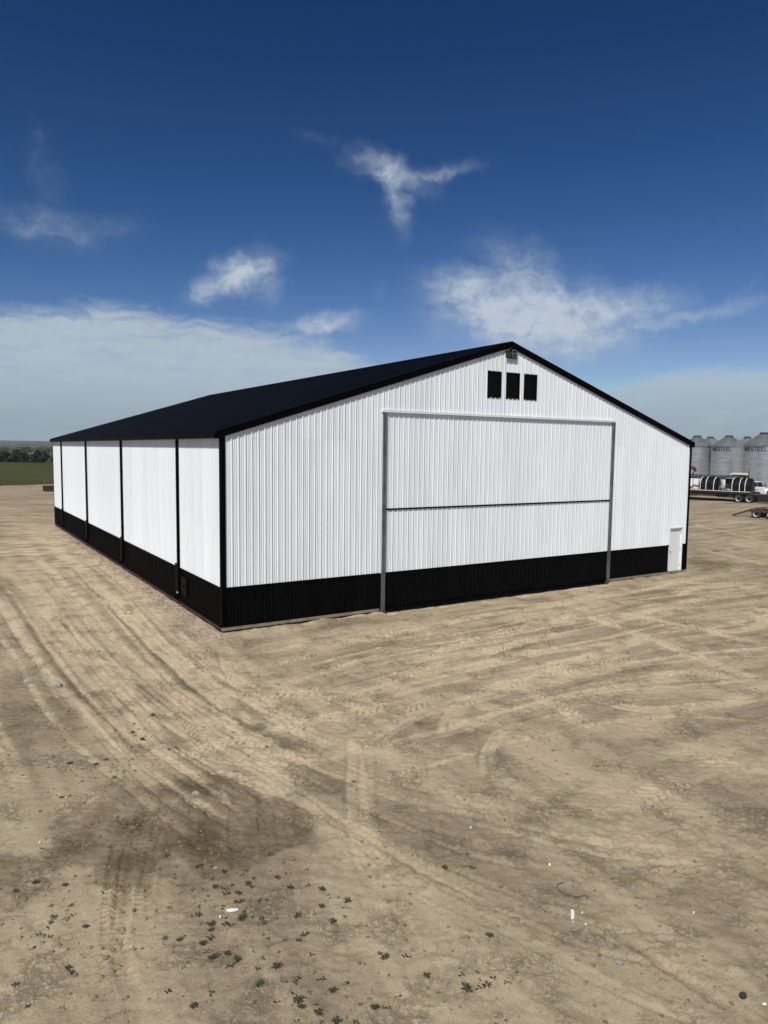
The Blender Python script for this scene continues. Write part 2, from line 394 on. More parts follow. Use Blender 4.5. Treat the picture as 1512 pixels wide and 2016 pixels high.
# in front of the gable: overlapping tractor lug prints
for k, (p_, w, du, lg) in enumerate([
        ([(1150, 1212), (1230, 1240), (1310, 1268), (1420, 1310), (1512, 1345)], .55, .8, .035),
        ([(1190, 1200), (1290, 1222), (1400, 1245), (1512, 1270)], .55, .6, .030),
        ([(1140, 1372), (1220, 1395), (1300, 1402), (1400, 1390), (1512, 1370)], .55, .75, .035),
        ([(820, 1300), (900, 1275), (980, 1250), (1060, 1230), (1160, 1215)], .55, .5, .032),
        ([(740, 1345), (830, 1320), (920, 1300), (1040, 1265), (1150, 1245)], .6, .65, .034),
        ([(880, 1375), (960, 1355), (1050, 1335), (1150, 1300), (1260, 1285)], .5, .45, .03),
        ([(1000, 1345), (1060, 1375), (1120, 1410), (1190, 1450)], .55, .5, .036),
        ([(850, 1345), (930, 1385), (1000, 1400), (1080, 1395), (1180, 1360)], .5, .4, .03),
        ([(1060, 1410), (1130, 1425), (1190, 1455)], .5, .55, .036),
        ([(1250, 1340), (1340, 1320), (1430, 1330), (1512, 1352)], .55, .5, .03),
        ([(960, 1540), (958, 1490), (985, 1450), (1040, 1422)], .35, .7, .004),
        ([(620, 1225), (760, 1205), (900, 1190), (1080, 1165), (1250, 1140)], .6, .55, .01),
        ([(700, 1262), (860, 1232), (1020, 1205), (1200, 1172), (1330, 1150)], .5, .5, .022),
        ([(480, 1290), (620, 1262), (760, 1258), (900, 1240)], .5, .3, .012),
        ([(700, 1440), (706, 1500), (704, 1560), (712, 1640), (730, 1700), (770, 1770)], .5, .55, .008),
        ([(560, 1330), (640, 1370), (740, 1405), (830, 1440)], .4, .45, .02),
        ([(640, 1420), (720, 1410), (800, 1395), (880, 1365)], .4, .3, .03),
        ([(1330, 1470), (1400, 1500), (1512, 1530)], .5, .2, .024),
        ([(1360, 1080), (1420, 1092), (1512, 1112)], .6, .5, .01), ([(1360, 1060), (1430, 1068), (1512, 1085)], .6, .45, .01),
        ([(1360, 1040), (1440, 1046), (1512, 1052)], .6, .4, .01), ([(1365, 1030), (1420, 1045), (1512, 1066)], .6, .5, .01),
        ([(1200, 1620), (1290, 1560), (1400, 1520), (1512, 1500)], .5, .2, .018), ([(800, 1560), (950, 1590), (1120, 1640), (1300, 1680)], .6, .25, .006)]):
    track(p_, w, .012, lg, du, pitch=.19, seed=k + 21, berm=.014)
# long thin wheel lines that sweep from the near centre to the far left, and across the front
def sweep(A, B, n, seed, d_lo, d_hi):
    g = np.random.default_rng(seed); A = np.array([G(*p)[:2] for p in A]); B = np.array([G(*p)[:2] for p in B])
    for k in range(n):
        q = (k + g.random()) / n; P = A * (1 - q) + B * q; P = P + g.normal(size=(1, 2)) * .25 + g.normal(size=P.shape) * .10
        i0, i1 = (0, len(P)) if g.random() < .6 else ((0, len(P) - 1) if g.random() < .5 else (1, len(P)))
        track(P[i0:i1], g.uniform(.10, .30), g.uniform(.008, .02), g.uniform(0, .010), g.uniform(d_lo, d_hi) * (1 if g.random() < .8 else -.8), pitch=.12, seed=seed + k, berm=g.uniform(.008, .018), world=True)
sweep([(100, 1046), (250, 1165), (400, 1300), (540, 1385), (700, 1440)], [(-60, 1105), (30, 1260), (150, 1420), (310, 1560), (470, 1670)], 26, 200, .25, .75)
sweep([(560, 1290), (760, 1245), (980, 1212), (1240, 1160), (1512, 1130)], [(700, 1560), (930, 1500), (1150, 1440), (1330, 1420), (1540, 1425)], 24, 300, .2, .7)
sweep([(430, 1420), (640, 1490), (860, 1560), (1150, 1600), (1500, 1610)], [(640, 1600), (800, 1720), (1000, 1850), (1250, 1960), (1520, 2040)], 9, 400, .06, .24)
sweep([(1365, 1020), (1420, 1026), (1470, 1030), (1530, 1032)], [(1365, 1082), (1420, 1098), (1470, 1112), (1530, 1128)], 10, 500, .3, .7)
sweep([(-20, 968), (30, 975), (60, 985), (100, 992)], [(-20, 1100), (20, 1060), (60, 1040), (110, 1030)], 12, 600, .3, .8)
# many older, fainter passes criss-crossing the yard
g_t = np.random.default_rng(77)
def shed_to_world(u, v): return (SH_A[0] + u * c_ - v * s_, SH_A[1] + u * s_ + v * c_)
for k in range(30):
    u, v = g_t.uniform(-2, 26), -g_t.uniform(1.0, 9.5); ang_t = g_t.normal(0.12, .30); ln = g_t.uniform(3, 9); bend = g_t.normal(0, .05)
    P = [shed_to_world(u + a * math.cos(ang_t + bend * a), v + a * math.sin(ang_t + bend * a)) for a in np.linspace(-ln / 2, ln / 2, 5)]
    if all((-(x_ - SH_A[0]) * s_ + (y_ - SH_A[1]) * c_) < -.7 for x_, y_ in P): track(P, g_t.uniform(.4, .6), .010, g_t.uniform(.016, .034), g_t.uniform(.15, .5), pitch=g_t.uniform(.16, .22), seed=k + 80, berm=.012, world=True)
for k in range(16):
    u, v = -g_t.uniform(1.2, 9.5), g_t.uniform(-6, 26); ang_t = math.pi / 2 + g_t.normal(0.05, .12); ln = g_t.uniform(4, 11); bend = g_t.normal(0, .03)
    P = [shed_to_world(u + a * math.cos(ang_t + bend * a), v + a * math.sin(ang_t + bend * a)) for a in np.linspace(-ln / 2, ln / 2, 5)]
    if all((x_ - SH_A[0]) * c_ + (y_ - SH_A[1]) * s_ < -.7 or (-(x_ - SH_A[0]) * s_ + (y_ - SH_A[1]) * c_) < -.7 for x_, y_ in P): track(P, g_t.uniform(.35, .6), .012, g_t.uniform(.010, .024), g_t.uniform(.1, .4), pitch=g_t.uniform(.15, .2), seed=k + 120, berm=.014, world=True)
# disturbed damp soil, lower left
def patch(poly):
    """soft ragged mask of a patch of soil: grid slice and weights"""
    P = np.array([G(a, b)[:2] for a, b in poly]); lo, hi = P.min(0) - 1.5, P.max(0) + 1.5
    sl = (slice(np.searchsorted(YS, lo[1]), np.searchsorted(YS, hi[1])), slice(np.searchsorted(XS, lo[0]), np.searchsorted(XS, hi[0])))
    x, y = X[sl], Y[sl]; sc = max(1.0, P[:, 1].mean() / 14)
    wx = .45 * sc * PN[1](x / (.9 * sc), y / (.9 * sc)) + .16 * PN[2](x / .25, y / .25); wy = .55 * sc * PN[3](x / (.9 * sc), y / (.9 * sc)) + .2 * PN[4](x / .25, y / .25)
    acc = np.zeros(x.shape); g = np.random.default_rng(3)
    for _ in range(9):
        ox, oy = g.normal(size=2) * .16 * sc; xw, yw = x + wx + ox, y + wy + oy; ins = np.zeros(x.shape, bool); j = len(P) - 1
        for i in range(len(P)):
            cond = ((P[i, 1] > yw) != (P[j, 1] > yw))
            ins ^= cond & (xw < (P[j, 0] - P[i, 0]) * (yw - P[i, 1]) / (P[j, 1] - P[i, 1] + 1e-12) + P[i, 0]); j = i
        acc += ins / 9.0
    return sl, x, y, acc
for poly, amt, rel in [([(130, 1605), (220, 1560), (340, 1525), (440, 1535), (560, 1560), (600, 1640), (575, 1690), (470, 1705), (340, 1712), (300, 1760), (190, 1735), (110, 1715), (50, 1735), (-60, 1750), (-60, 1695), (90, 1662)], .85, 1.0),
                       ([(-60, 1735), (30, 1735), (70, 1770), (20, 1810), (-60, 1820)], .5, .9),
                       ([(770, 1440), (900, 1425), (960, 1445), (880, 1470), (770, 1465)], .45, .5),
                       ([(150, 1370), (330, 1330), (420, 1350), (320, 1390), (200, 1410)], .4, .6),
                       ([(0, 1390), (130, 1370), (160, 1440), (60, 1475), (-40, 1460)], .35, .6),
                       ([(1390, 1740), (1512, 1760), (1560, 1880), (1450, 1850), (1330, 1790)], .35, .2), 
                       ([(1020, 1830), (1120, 1850), (1210, 1870), (1130, 1885), (1030, 1870)], .4, .5),
                       ([(1352, 1090), (1400, 1098), (1455, 1120), (1440, 1136), (1380, 1124), (1352, 1112)], .7, 1.0),
                       ([(560, 1500), (680, 1490), (760, 1530), (640, 1560)], .3, .6)]:
    sl, x, y, wt = patch(poly)
    k = PN[5](x / .5, y / .5); br = np.clip(.75 + .7 * PN[9](x / .8, y / .7) + .4 * k, 0, 1.3)
    DARK[sl] += .85 * amt * wt * br; DUST_SHADE[sl] -= .35 * amt * wt
    H[sl] += rel * wt * (.030 * np.abs(PN[6](x / .42, y / .36)) + .026 * np.abs(PN[7](x / .19, y / .16)) + .015 * PN[8](x / .09, y / .08) - .01)
for k, p_ in enumerate([[(300, 1545), (275, 1620), (250, 1700), (240, 1790), (240, 1880), (262, 1960), (270, 2030)],
                        [(255, 1600), (232, 1680), (222, 1760), (215, 1860), (220, 1930)],
                        [(338, 1540), (318, 1610), (300, 1690), (285, 1760), (280, 1850)],
                        [(470, 1560), (462, 1620), (466, 1700)], [(520, 1560), (522, 1630), (530, 1700)]]):
    track(p_, .22, .034, .040, -.2, pitch=.10, skew=.3, berm=.022, seed=k + 50)
for k, p_ in enumerate([[(1190, 1822), (1260, 1865), (1330, 1910), (1420, 1965), (1530, 2030)], [(1215, 1830), (1290, 1880), (1370, 1930), (1440, 1975)],
                        [(1000, 1925), (1080, 1965), (1180, 2005), (1260, 2040)], [(760, 1760), (800, 1830), (830, 1900)]]):
    track(p_, .18, .036, .012, -.35, pitch=.09, skew=.2, berm=.026, seed=k + 60)
# spoil ridge beside the far right corner and along the walls; a hollow line under the sill
r_ = np.hypot(BX - 27.0, (BY + .2) * 1.6); H += .22 * np.exp(-(r_ / 1.6) ** 2) * (1 + .5 * PN[2](X / .5, Y / .5))
wall_d = np.maximum(np.maximum(-BX, BX - SH_W), np.maximum(-BY, BY - SH_L))
flat = sstep(.05, 1.2, wall_d); H *= (.35 + .65 * flat)
berm_n = .085 * PN[10](BX / .8, BY / .8) + .04 * PN[11](BX / .28, BY / .28)
H += np.where(wall_d > -.6, np.exp(-((wall_d - .35) / .45) ** 2), 0) * (berm_n + .055) * (DD < 90)
dn = (BX > 6) & (BX < 18.3) & (BY < .9)
H -= np.where(dn, np.exp(-((BY + .1) / .6) ** 2), 0) * .09
H[(wall_d < -.1)] = np.minimum(H[wall_d < -.1], -.06)
gstrip = np.exp(-((BX + .45 + .3 * PN[4](BY / 1.5, BX)) / .45) ** 2) * ((BY > -.6) & (BY < SH_L))
DUST_SHADE += .35 * gstrip
DUST_SHADE += .12 * near
def make_ground():
    co = np.empty((ny * nx, 3), np.float32); co[:, 0] = X.ravel(); co[:, 1] = Y.ravel(); co[:, 2] = H.ravel()
    i = np.arange(ny - 1)[:, None] * nx + np.arange(nx - 1)[None, :]
    fc = np.stack([i, i + 1, i + nx + 1, i + nx], -1).reshape(-1, 4).astype(np.int32); n = len(fc)
    me = bpy.data.meshes.new('ground'); me.vertices.add(len(co)); me.vertices.foreach_set('co', co.ravel())
    me.loops.add(n * 4); me.loops.foreach_set('vertex_index', fc.ravel())
    me.polygons.add(n); me.polygons.foreach_set('loop_start', np.arange(n, dtype=np.int32) * 4); me.polygons.foreach_set('loop_total', np.full(n, 4, np.int32))
    me.polygons.foreach_set('use_smooth', np.ones(n, bool)); me.update(calc_edges=True)
    for nm, A in (('dust_shade', DUST_SHADE), ('damp', DARK)):
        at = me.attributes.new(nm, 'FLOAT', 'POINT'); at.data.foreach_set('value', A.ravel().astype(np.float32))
    return me
gm = bpy.data.materials.new('bare_dirt'); gm.use_nodes = True; t = gm.node_tree; b = t.nodes['Principled BSDF']
def attr(t, nm):
    n = t.nodes.new('ShaderNodeAttribute'); n.attribute_name = nm; return V(t, n.outputs['Fac'])
gtc = t.nodes.new('ShaderNodeTexCoord'); P_ = V(t, gtc.outputs['Object'])
n1 = noise(t, P_, .55, 6, .62); n2 = noise(t, P_, 5.5, 6, .65); n3 = noise(t, P_, 38, 5, .7); n4 = noise(t, P_, 160, 3, .6); n5 = noise(t, P_, .09, 4, .6)
n6 = noise(t, P_, 3.4, 6, .68, .6); n7 = noise(t, P_, 8.5, 4, .62, .5); n8 = noise(t, P_, 1.1, 3, .5)
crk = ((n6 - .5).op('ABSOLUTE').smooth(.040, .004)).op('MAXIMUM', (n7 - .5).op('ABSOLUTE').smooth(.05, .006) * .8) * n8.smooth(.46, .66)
dst = attr(t, 'dust_shade') + (n1 - .5) * .55 + (n2 - .5) * .9 + (n3 - .5) * 1.7 + (n5 - .5) * .35
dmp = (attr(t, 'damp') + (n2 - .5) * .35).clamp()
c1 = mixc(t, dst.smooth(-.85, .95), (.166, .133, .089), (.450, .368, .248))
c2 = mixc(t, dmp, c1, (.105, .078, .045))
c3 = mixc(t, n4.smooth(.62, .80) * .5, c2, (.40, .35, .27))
c4 = mixc(t, (n3 * .55 + n2 * .45).smooth(.54, .68) * .36, c3, (.095, .073, .046))  # dark specks painted in for the small shadows of clods
c5 = mixc(t, crk * .42, c4, (.075, .058, .038))  # shade inside the cracks painted into the dirt colour
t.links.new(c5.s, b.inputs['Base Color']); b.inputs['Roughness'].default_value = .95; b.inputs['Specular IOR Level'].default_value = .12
bn = t.nodes.new('ShaderNodeBump'); bn.inputs['Strength'].default_value = .75; bn.inputs['Distance'].default_value = .012
t.links.new((n3 * 1.8 + n4 * .5 + n2 * 2.0 - crk * 1.4).s, bn.inputs['Height']); t.links.new(bn.outputs[0], b.inputs['Normal'])
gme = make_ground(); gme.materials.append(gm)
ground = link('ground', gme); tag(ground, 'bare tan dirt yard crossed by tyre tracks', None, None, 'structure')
def gz(x, y):
    i = near_idx(YS, np.array([y]))[0]; j = near_idx(XS, np.array([x]))[0]; return float(H[i, j])
def on(px, py):
    p = G(px, py); p.z = gz(p.x, p.y); return p

# ------------------------------------------------------------------ field, hills
def sheet(name, pts, faces, mat, label):
    me = bpy.data.meshes.new(name); me.from_pydata(pts, [], faces); me.materials.append(mat)
    o = link(name, me); tag(o, label, None, None, 'structure'); return o
fm = bpy.data.materials.new('green_crop'); fm.use_nodes = True; t = fm.node_tree; b = t.nodes['Principled BSDF']
ftc = t.nodes.new('ShaderNodeTexCoord'); fp = V(t, ftc.outputs['Object'])
mp = t.nodes.new('ShaderNodeMapping'); mp.inputs['Rotation'].default_value = (0, 0, -.45); mp.inputs['Scale'].default_value = (.012, .11, 1); t.links.new(fp.s, mp.inputs[0])
fa = noise(t, V(t, mp.outputs[0]), 2.0, 5, .6); fb = noise(t, fp, .9, 5, .7)
t.links.new(mixc(t, (fa * .6 + fb * .4).smooth(.36, .64), (.036, .042, .011), (.064, .068, .020)).s, b.inputs['Base Color']); b.inputs['Roughness'].default_value = .95; b.inputs['Specular IOR Level'].default_value = .1
bn = t.nodes.new('ShaderNodeBump'); bn.inputs['Strength'].default_value = .6; bn.inputs['Distance'].default_value = .15; t.links.new(fb.s, bn.inputs['Height']); t.links.new(bn.outputs[0], b.inputs['Normal'])
e0, e1 = G(0, 957), G(105, 953)
dv = (e1 - e0).normalized(); nv = Vector((-dv.y, dv.x, 0))
if nv.y < 0: nv = -nv
fpts, ffac = [], []; NS, ND = 60, 12
depths = [0, .6, 3, 10, 25, 50, 90, 140, 200, 260, 320, 400]
for i in range(NS):
    s_along = -160 + i * 420 / (NS - 1)
    for j, d in enumerate(depths):
        p = e0 + dv * s_along + nv * (d + (0.8 * float(PN[3](np.array([s_along / 6.0]), np.array([.3]))[0]) if j == 0 else 0))
        fpts.append((p.x, p.y, -.05 if j == 0 else .10 + (.05 * random.random())))
for i in range(NS - 1):
    for j in range(ND - 1): a = i * ND + j; ffac.append((a, a + ND, a + ND + 1, a + 1))
sheet('field', fpts, ffac, fm, 'green crop field beyond the dirt yard')
hm = bpy.data.materials.new('far_prairie'); hm.use_nodes = True; t = hm.node_tree; b = t.nodes['Principled BSDF']
htc = t.nodes.new('ShaderNodeTexCoord'); hp = V(t, htc.outputs['Object'])
mp = t.nodes.new('ShaderNodeMapping'); mp.inputs['Scale'].default_value = (.0016, .0035, .004); t.links.new(hp.s, mp.inputs[0])
ha = noise(t, V(t, mp.outputs[0]), 2.5, 5, .6); hb = noise(t, V(t, mp.outputs[0]), 9, 3, .6)
hc = mixc(t, ha.smooth(.42, .58), (.050, .066, .038), (.125, .120, .070)); hc = mixc(t, hb.smooth(.55, .62), hc, (.025, .036, .024))
t.links.new(hc.s, b.inputs['Base Color']); b.inputs['Roughness'].default_value = 1; b.inputs['Specular IOR Level'].default_value = .05
hp_, hf = [], []; NR = [620, 900, 1250, 1700, 2300, 3000, 3600]; NA = 160
for i, R in enumerate(NR):
    for j in range(NA + 1):
        a = math.radians(-120 + 240 * j / NA); x, y = R * math.sin(a), R * math.cos(a)
        up = [-.6, 1.0, 2.2, 4.5, 8, 13, -6][i]; nn = float(PN[5](np.array([x / 420]), np.array([y / 420]))[0]); lb = 1 + .7 * sstep(-10, -40, math.degrees(a))
        hp_.append((x, y, up * float(lb) * (1 + .55 * nn) if i and i < 6 else up))
for i in range(len(NR) - 1):
    for j in range(NA): a = i * (NA + 1) + j; hf.append((a, a + 1, a + NA + 2, a + NA + 1))
hl = sheet('hills', hp_, hf, hm, 'low blue green prairie hills on the horizon')
hl.data.polygons.foreach_set('use_smooth', [True] * len(hf))

# ------------------------------------------------------------------ the shed
shed = thing('machine_shed', 'large white ribbed steel shed with black roof, black wainscot and wide front door', 'shed', (SH_A[0], SH_A[1], SH_Z), SH_R)
W, L, HH = SH_W, SH_L, SH_H
RISE = 3.80; HW = 1.277
def roof_z(x): return HH + RISE * (1 - abs(x - W / 2) / (W / 2))
JL, JR, JT, MID = 6.03, 18.37, 7.196, 3.62
DL, DR, DT = 22.749, 23.686, 2.10
WINS = [(10.90, 11.575), (11.885, 12.555), (12.85, 13.52)]; WB, WT = 7.925, 8.925
SHEET = .9144; PT = SHEET / 4
def profile(minor=True):
    o = []
    for k in range(4):
        u = k * PT
        seq = [(0, 0), (.078, 0), (.102, .028), (.126, .028), (.150, 0)]
        if minor: seq = [(0, 0), (.010, 0), (.024, .013), (.032, .013), (.046, 0), (.078, 0), (.102, .028), (.126, .028), (.150, 0), (.182, 0), (.195, .013), (.203, .013), (.217, 0)]
        o += [(u + a, n) for a, n in seq]
    return o + [(SHEET, 0)]
PROF, PROF_R = profile(), profile(False)
def off(u, prof=PROF):
    u = u % SHEET
    for (a, na), (b_, nb) in zip(prof, prof[1:]):
        if a <= u <= b_: return na + (nb - na) * (u - a) / max(b_ - a, 1e-9)
    return 0
def gable_sheet(x0, x1, zb, zt, holes, proud=0.0):
    """one ribbed sheet of the front wall between x0 and x1, cut round the holes (xa, xb, za, zb)"""
    us = {round(x0, 4), round(x1, 4)}
    base = math.floor(x0 / SHEET + 1e-6) * SHEET
    us |= {round(base + a, 4) for a, n in PROF if x0 < base + a < x1}
    us |= {round(h, 4) for q_ in holes for h in q_[:2] if x0 < h < x1}
    if x0 < W / 2 < x1: us.add(round(W / 2, 4))
    us = sorted(us); mb = MB()
    for a, b_ in zip(us, us[1:]):
        if b_ - a < 1e-5: continue
        m_ = (a + b_) / 2; spans = [(zb, None)]
        for h in sorted((h for h in holes if h[0] < m_ < h[1]), key=lambda h: h[2]):
            lo = spans.pop()[0]
            if h[2] > lo + 1e-4: spans.append((lo, h[2]))
            spans.append((max(lo, h[3]), None))
        for lo, hi in spans:
            if hi is None: ta, tb = zt(a), zt(b_)
            else: ta = min(hi, zt(a)); tb = min(hi, zt(b_))
            if ta - lo < .01 and tb - lo < .01: continue
            ya, yb = -off(a - 1e-5 if a == us[-1] else a) - proud, -off(b_ - 1e-5) - proud
            mb.add([(a, ya, lo), (b_, yb, lo), (b_, yb, tb), (a, ya, ta)], [(0, 1, 2, 3)])
    return mb
HOLES = [(JL, JR, -1, JT), (DL - .02, DR + .02, -1, DT + .02)] + [(a, b_, WB, WT) for a, b_ in WINS]
LAP = 6.15
nsh = int(math.ceil(W / SHEET))
for k in range(nsh):
    x0, x1 = max(k * SHEET, .11), min((k + 1) * SHEET, W - .11)
    for zb, zt, pr in ((HW, lambda x: min(LAP, roof_z(x) - .02), 0.0), (LAP - .04, lambda x: roof_z(x) - .02, .0015)):
        mb = gable_sheet(x0, x1, zb, zt, HOLES, pr)
        if mb.f: mb.build('wall_panel', M['white'], shed, fix=False)
    mb = gable_sheet(x0, x1, 0, lambda x: HW, HOLES)
    if mb.f: mb.build('wainscot_panel', M['black'], shed, fix=False)
# long walls: every sheet shares one mesh
def long_sheet(nm, z0, z1, mat, first):
    mb = MB()
    n = len(PROF); vs = [(-o_, u, z) for z in (z0, z1) for u, o_ in PROF]
    mb.add(vs, [(i, i + n, i + n + 1, i + 1) for i in range(n - 1)])
    o = mb.build(nm, mat, shed, fix=False)
    return o
wp = long_sheet('wall_panel', HW, HH, M['white'], True); bp = long_sheet('wainscot_panel', 0, HW, M['black'], True)
nl = int(L / SHEET)
for src, nm in ((wp, 'wall_panel'), (bp, 'wainscot_panel')):
    src.location = (0, 0.03, 0)
    for k in range(1, nl): link(nm, src.data, shed, (0, .03 + k * SHEET, 0))
    for k in range(nl): link(nm, src.data, shed, (W, .03 + (k + 1) * SHEET, 0), math.pi)
# core walls behind the sheets (posts and girts stand inside; the sheets hang on them)
mb = MB(); T = .06
mb.box(.05, .05 + T, .08, L - .08, -.02, HH - .05); mb.box(W - .05 - T, W - .05, .08, L - .08, -.02, HH - .05)
def gable_core(y0, y1, x0, x1, z0): mb.prism([(x0, z0), (x1, z0), (x1, roof_z(x1) - .12)] + ([(W / 2, roof_z(W / 2) - .12)] if x0 < W / 2 < x1 else []) + [(x0, roof_z(x0) - .12)], y0, y1)
gable_core(.09, .13, .12, JL - .02, -.02); gable_core(.09, .13, JR + .02, W - .12, -.02); gable_core(.09, .13, JL - .02, JR + .02, JT)
mb.build('wall_frame', M['darkbox'], shed)
mb = MB(); mb.prism([(0, HW), (W, HW), (W, HH - .02), (W / 2, HH + RISE - .02), (0, HH - .02)], L - .02, L); mb.prism([(0, -.02), (W, -.02), (W, HW), (0, HW)], L - .018, L + .01, 1)
mb.build('rear_wall', [M['white'], M['black']], shed)
# roof sheets
sl = math.hypot(W / 2 + .16, RISE * (W / 2 + .16) / (W / 2)); ang = math.atan2(RISE, W / 2)
mb = MB(); n = len(PROF_R)
def rp(u, o_, s_): return (-(.16) + s_ * math.cos(ang) - o_ * math.sin(ang), u, HH - .16 * math.tan(ang) + s_ * math.sin(ang) + o_ * math.cos(ang) + .04)
mb.add([rp(u, o_, s_) for s_ in (0, sl) for u, o_ in PROF_R], [(i, i + 1, i + n + 1, i + n) for i in range(n - 1)])
r0 = mb.build('roof_panel', M['roof'], shed, fix=False); r0.location = (0, -.06, 0)
nr = int((L + .12) / SHEET) + 1
for k in range(1, nr): link('roof_panel', r0.data, shed, (0, -.06 + k * (L + .12 - SHEET) / (nr - 1), 0))
for k in range(nr): link('roof_panel', r0.data, shed, (W, -.06 + SHEET + k * (L + .12 - SHEET) / (nr - 1), 0), math.pi)
mb = MB(); mb.prism([(-.1, HH - .06), (W + .1, HH - .06), (W / 2, HH + RISE - .03), ], .1, L - .1); mb.build('roof_frame', M['darkbox'], shed)
# ridge cap
mb = MB(); zr = HH + RISE + .075
for sg in (-1, 1): mb.add([(W / 2, -.1, zr + .02), (W / 2, L + .1, zr + .02), (W / 2 + sg * .3, L + .1, zr - .3 * math.tan(ang) + .02), (W / 2 + sg * .3, -.1, zr - .3 * math.tan(ang) + .02)], [(0, 1, 2, 3)])
mb.build('ridge_cap', M['trim'], shed)
# rake trim
for yy0, yy1 in ((-.085, .01), (L - .01, L + .085)):
    for sg in (0, 1):
        xs_ = (-.17, W / 2) if sg == 0 else (W / 2, W + .17); e = lambda x: HH + RISE * (1 - abs(x - W / 2) / (W / 2))
        mb = MB(); mb.prism([(xs_[0], e(xs_[0]) - .155), (xs_[1], e(xs_[1]) - .155), (xs_[1], e(xs_[1]) + .075), (xs_[0], e(xs_[0]) + .075)], yy0, yy1)
        mb.prism([(xs_[0], e(xs_[0]) + .075), (xs_[1], e(xs_[1]) + .075), (xs_[1], e(xs_[1]) + .089), (xs_[0], e(xs_[0]) + .089)], yy0 - .014, yy1 + .05)
        mb.build('rake_trim', M['trim'], shed)
# gutters
for sg, x in ((-1, 0), (1, W)):
    mb = MB(); p_ = [(0, .02), (.0, -.15), (.195, -.15), (.215, -.13), (.215, .02), (.20, .02), (.20, -.12), (.185, -.135), (.015, -.135), (.015, .02)]
    mb.prism([(x + sg * (a + .012), HH - .045 + z) for a, z in p_], .0, 1); o = mb.build('gutter', M['trim'], shed); o.scale = (1, L + .1, 1); o.location = (0, -.05, 0)
# corner trims, base trims, sill
for x, sx in ((0, -1), (W, 1)):
    for y, sy in ((0, -1), (L, 1)):
        mb = MB(); mb.box(min(x + sx * .03, x - sx * .125), max(x + sx * .03, x - sx * .125), min(y + sy * .03, y + sy * .034), max(y + sy * .03, y + sy * .034), .0, HH - .1)
        mb.box(min(x + sx * .03, x + sx * .034), max(x + sx * .03, x + sx * .034), min(y + sy * .034, y - sy * .125), max(y + sy * .034, y - sy * .125), .0, HH - .1)
        mb.build('corner_trim', M['trim'], shed)
for x0, x1 in ((.1, JL - .08), (JR + .08, DL - .04), (DR + .04, W - .1)):
    mb = MB(); mb.box(x0, x1, -.034, -.024, HW - .035, HW + .02); mb.build('wainscot_trim', M['trim'], shed)
    mb = MB(); mb.box(x0, x1, -.036, -.001, -.02, .035); mb.build('base_trim', M['trim'], shed)
for x in (-.034, W + .024):
    mb = MB(); mb.box(x, x + .01, .1, L - .1, HW - .035, HW + .02); mb.build('wainscot_trim', M['trim'], shed)
    mb = MB(); mb.box(x - .003, x + .013, .1, L - .1, -.02, .035); mb.build('base_trim', M['trim'], shed)
for x0, x1 in ((-.02, JL - .1), (JR + .1, W + .02)):
    mb = MB(); mb.box(x0, x1, -.045, .05, -.125, -.022); mb.build('sill_plank', M['sill'], shed)
for x in (-.04, W - .01):
    mb = MB(); mb.box(x, x + .05, .055, L - .02, -.12, -.022); mb.build('sill_plank', M['darkwood'], shed)
for x in (2.6, 5.2, 18.6, 21.4, 23.6):
    mb = MB(); mb.box(x, x + .2, -.02, .2, -.5, -.127); mb.build('foundation_post', M['rust'], shed)
mb = MB(); mb.box(.1, W - .1, .3, L - .2, -.5, -.3); mb.build('floor', M['darkbox'], shed)
# down pipes and their lower covers
for y in (4.55, 13.8, 23.0, 32.25):
    mb = MB(); x = -.085
    mb.bar((-.09, y, HH - .13), (x, y, HH - .30), .10, .075, up=(1, 0, 0)); mb.box(x - .04, x + .04, y - .055, y + .055, .30, HH - .30); mb.bar((x, y, .31), (x - .17, y, .16), .11, .08, up=(1, 0, 0))
    o = mb.build('downpipe', M['trim'], shed)
    for z in (1.9, 4.6):
        m2 = MB(); m2.box(x - .048, -.02, y - .07, y + .07, z, z + .04); m2.build('pipe_strap', M['trim'], o)
    mb = MB(); mb.box(-.11, -.024, y + .10, y + .36, .22, HW + .13); mb.box(-.12, -.024, y + .09, y + .37, HW + .13, HW + .15); mb.build('post_cover', M['trim'], shed)
mb = MB(); mb.box(-.10, -.03, 3.55, 4.15, .35, 1.02); mb.lathe([(.0, -.16), (.05, -.16), (.06, -.10)], 14, 'x', (0, 3.8, .72)); mb.build('service_box', M['black'], shed)
mb = MB(); mb.box(-.16, -.135, 4.48, 4.54, .34, .40); mb.build('outlet_cap', M['litter'], shed)
# windows
for a, b_ in WINS:
    mb = MB()
    for q_ in ((a - .03, a, WB - .03, WT + .03), (b_, b_ + .03, WB - .03, WT + .03), (a, b_, WT, WT + .03), (a, b_, WB - .03, WB)): mb.box(q_[0], q_[1], -.026, .05, q_[2], q_[3])
    o = mb.build('window', M['trim'], shed)
    m2 = MB(); m2.box(a, b_, .02, .03, WB, WT); m2.build('opening_dark', M['opening_dark'], o)  # black sheet paints the dark of the open window, no glass meant
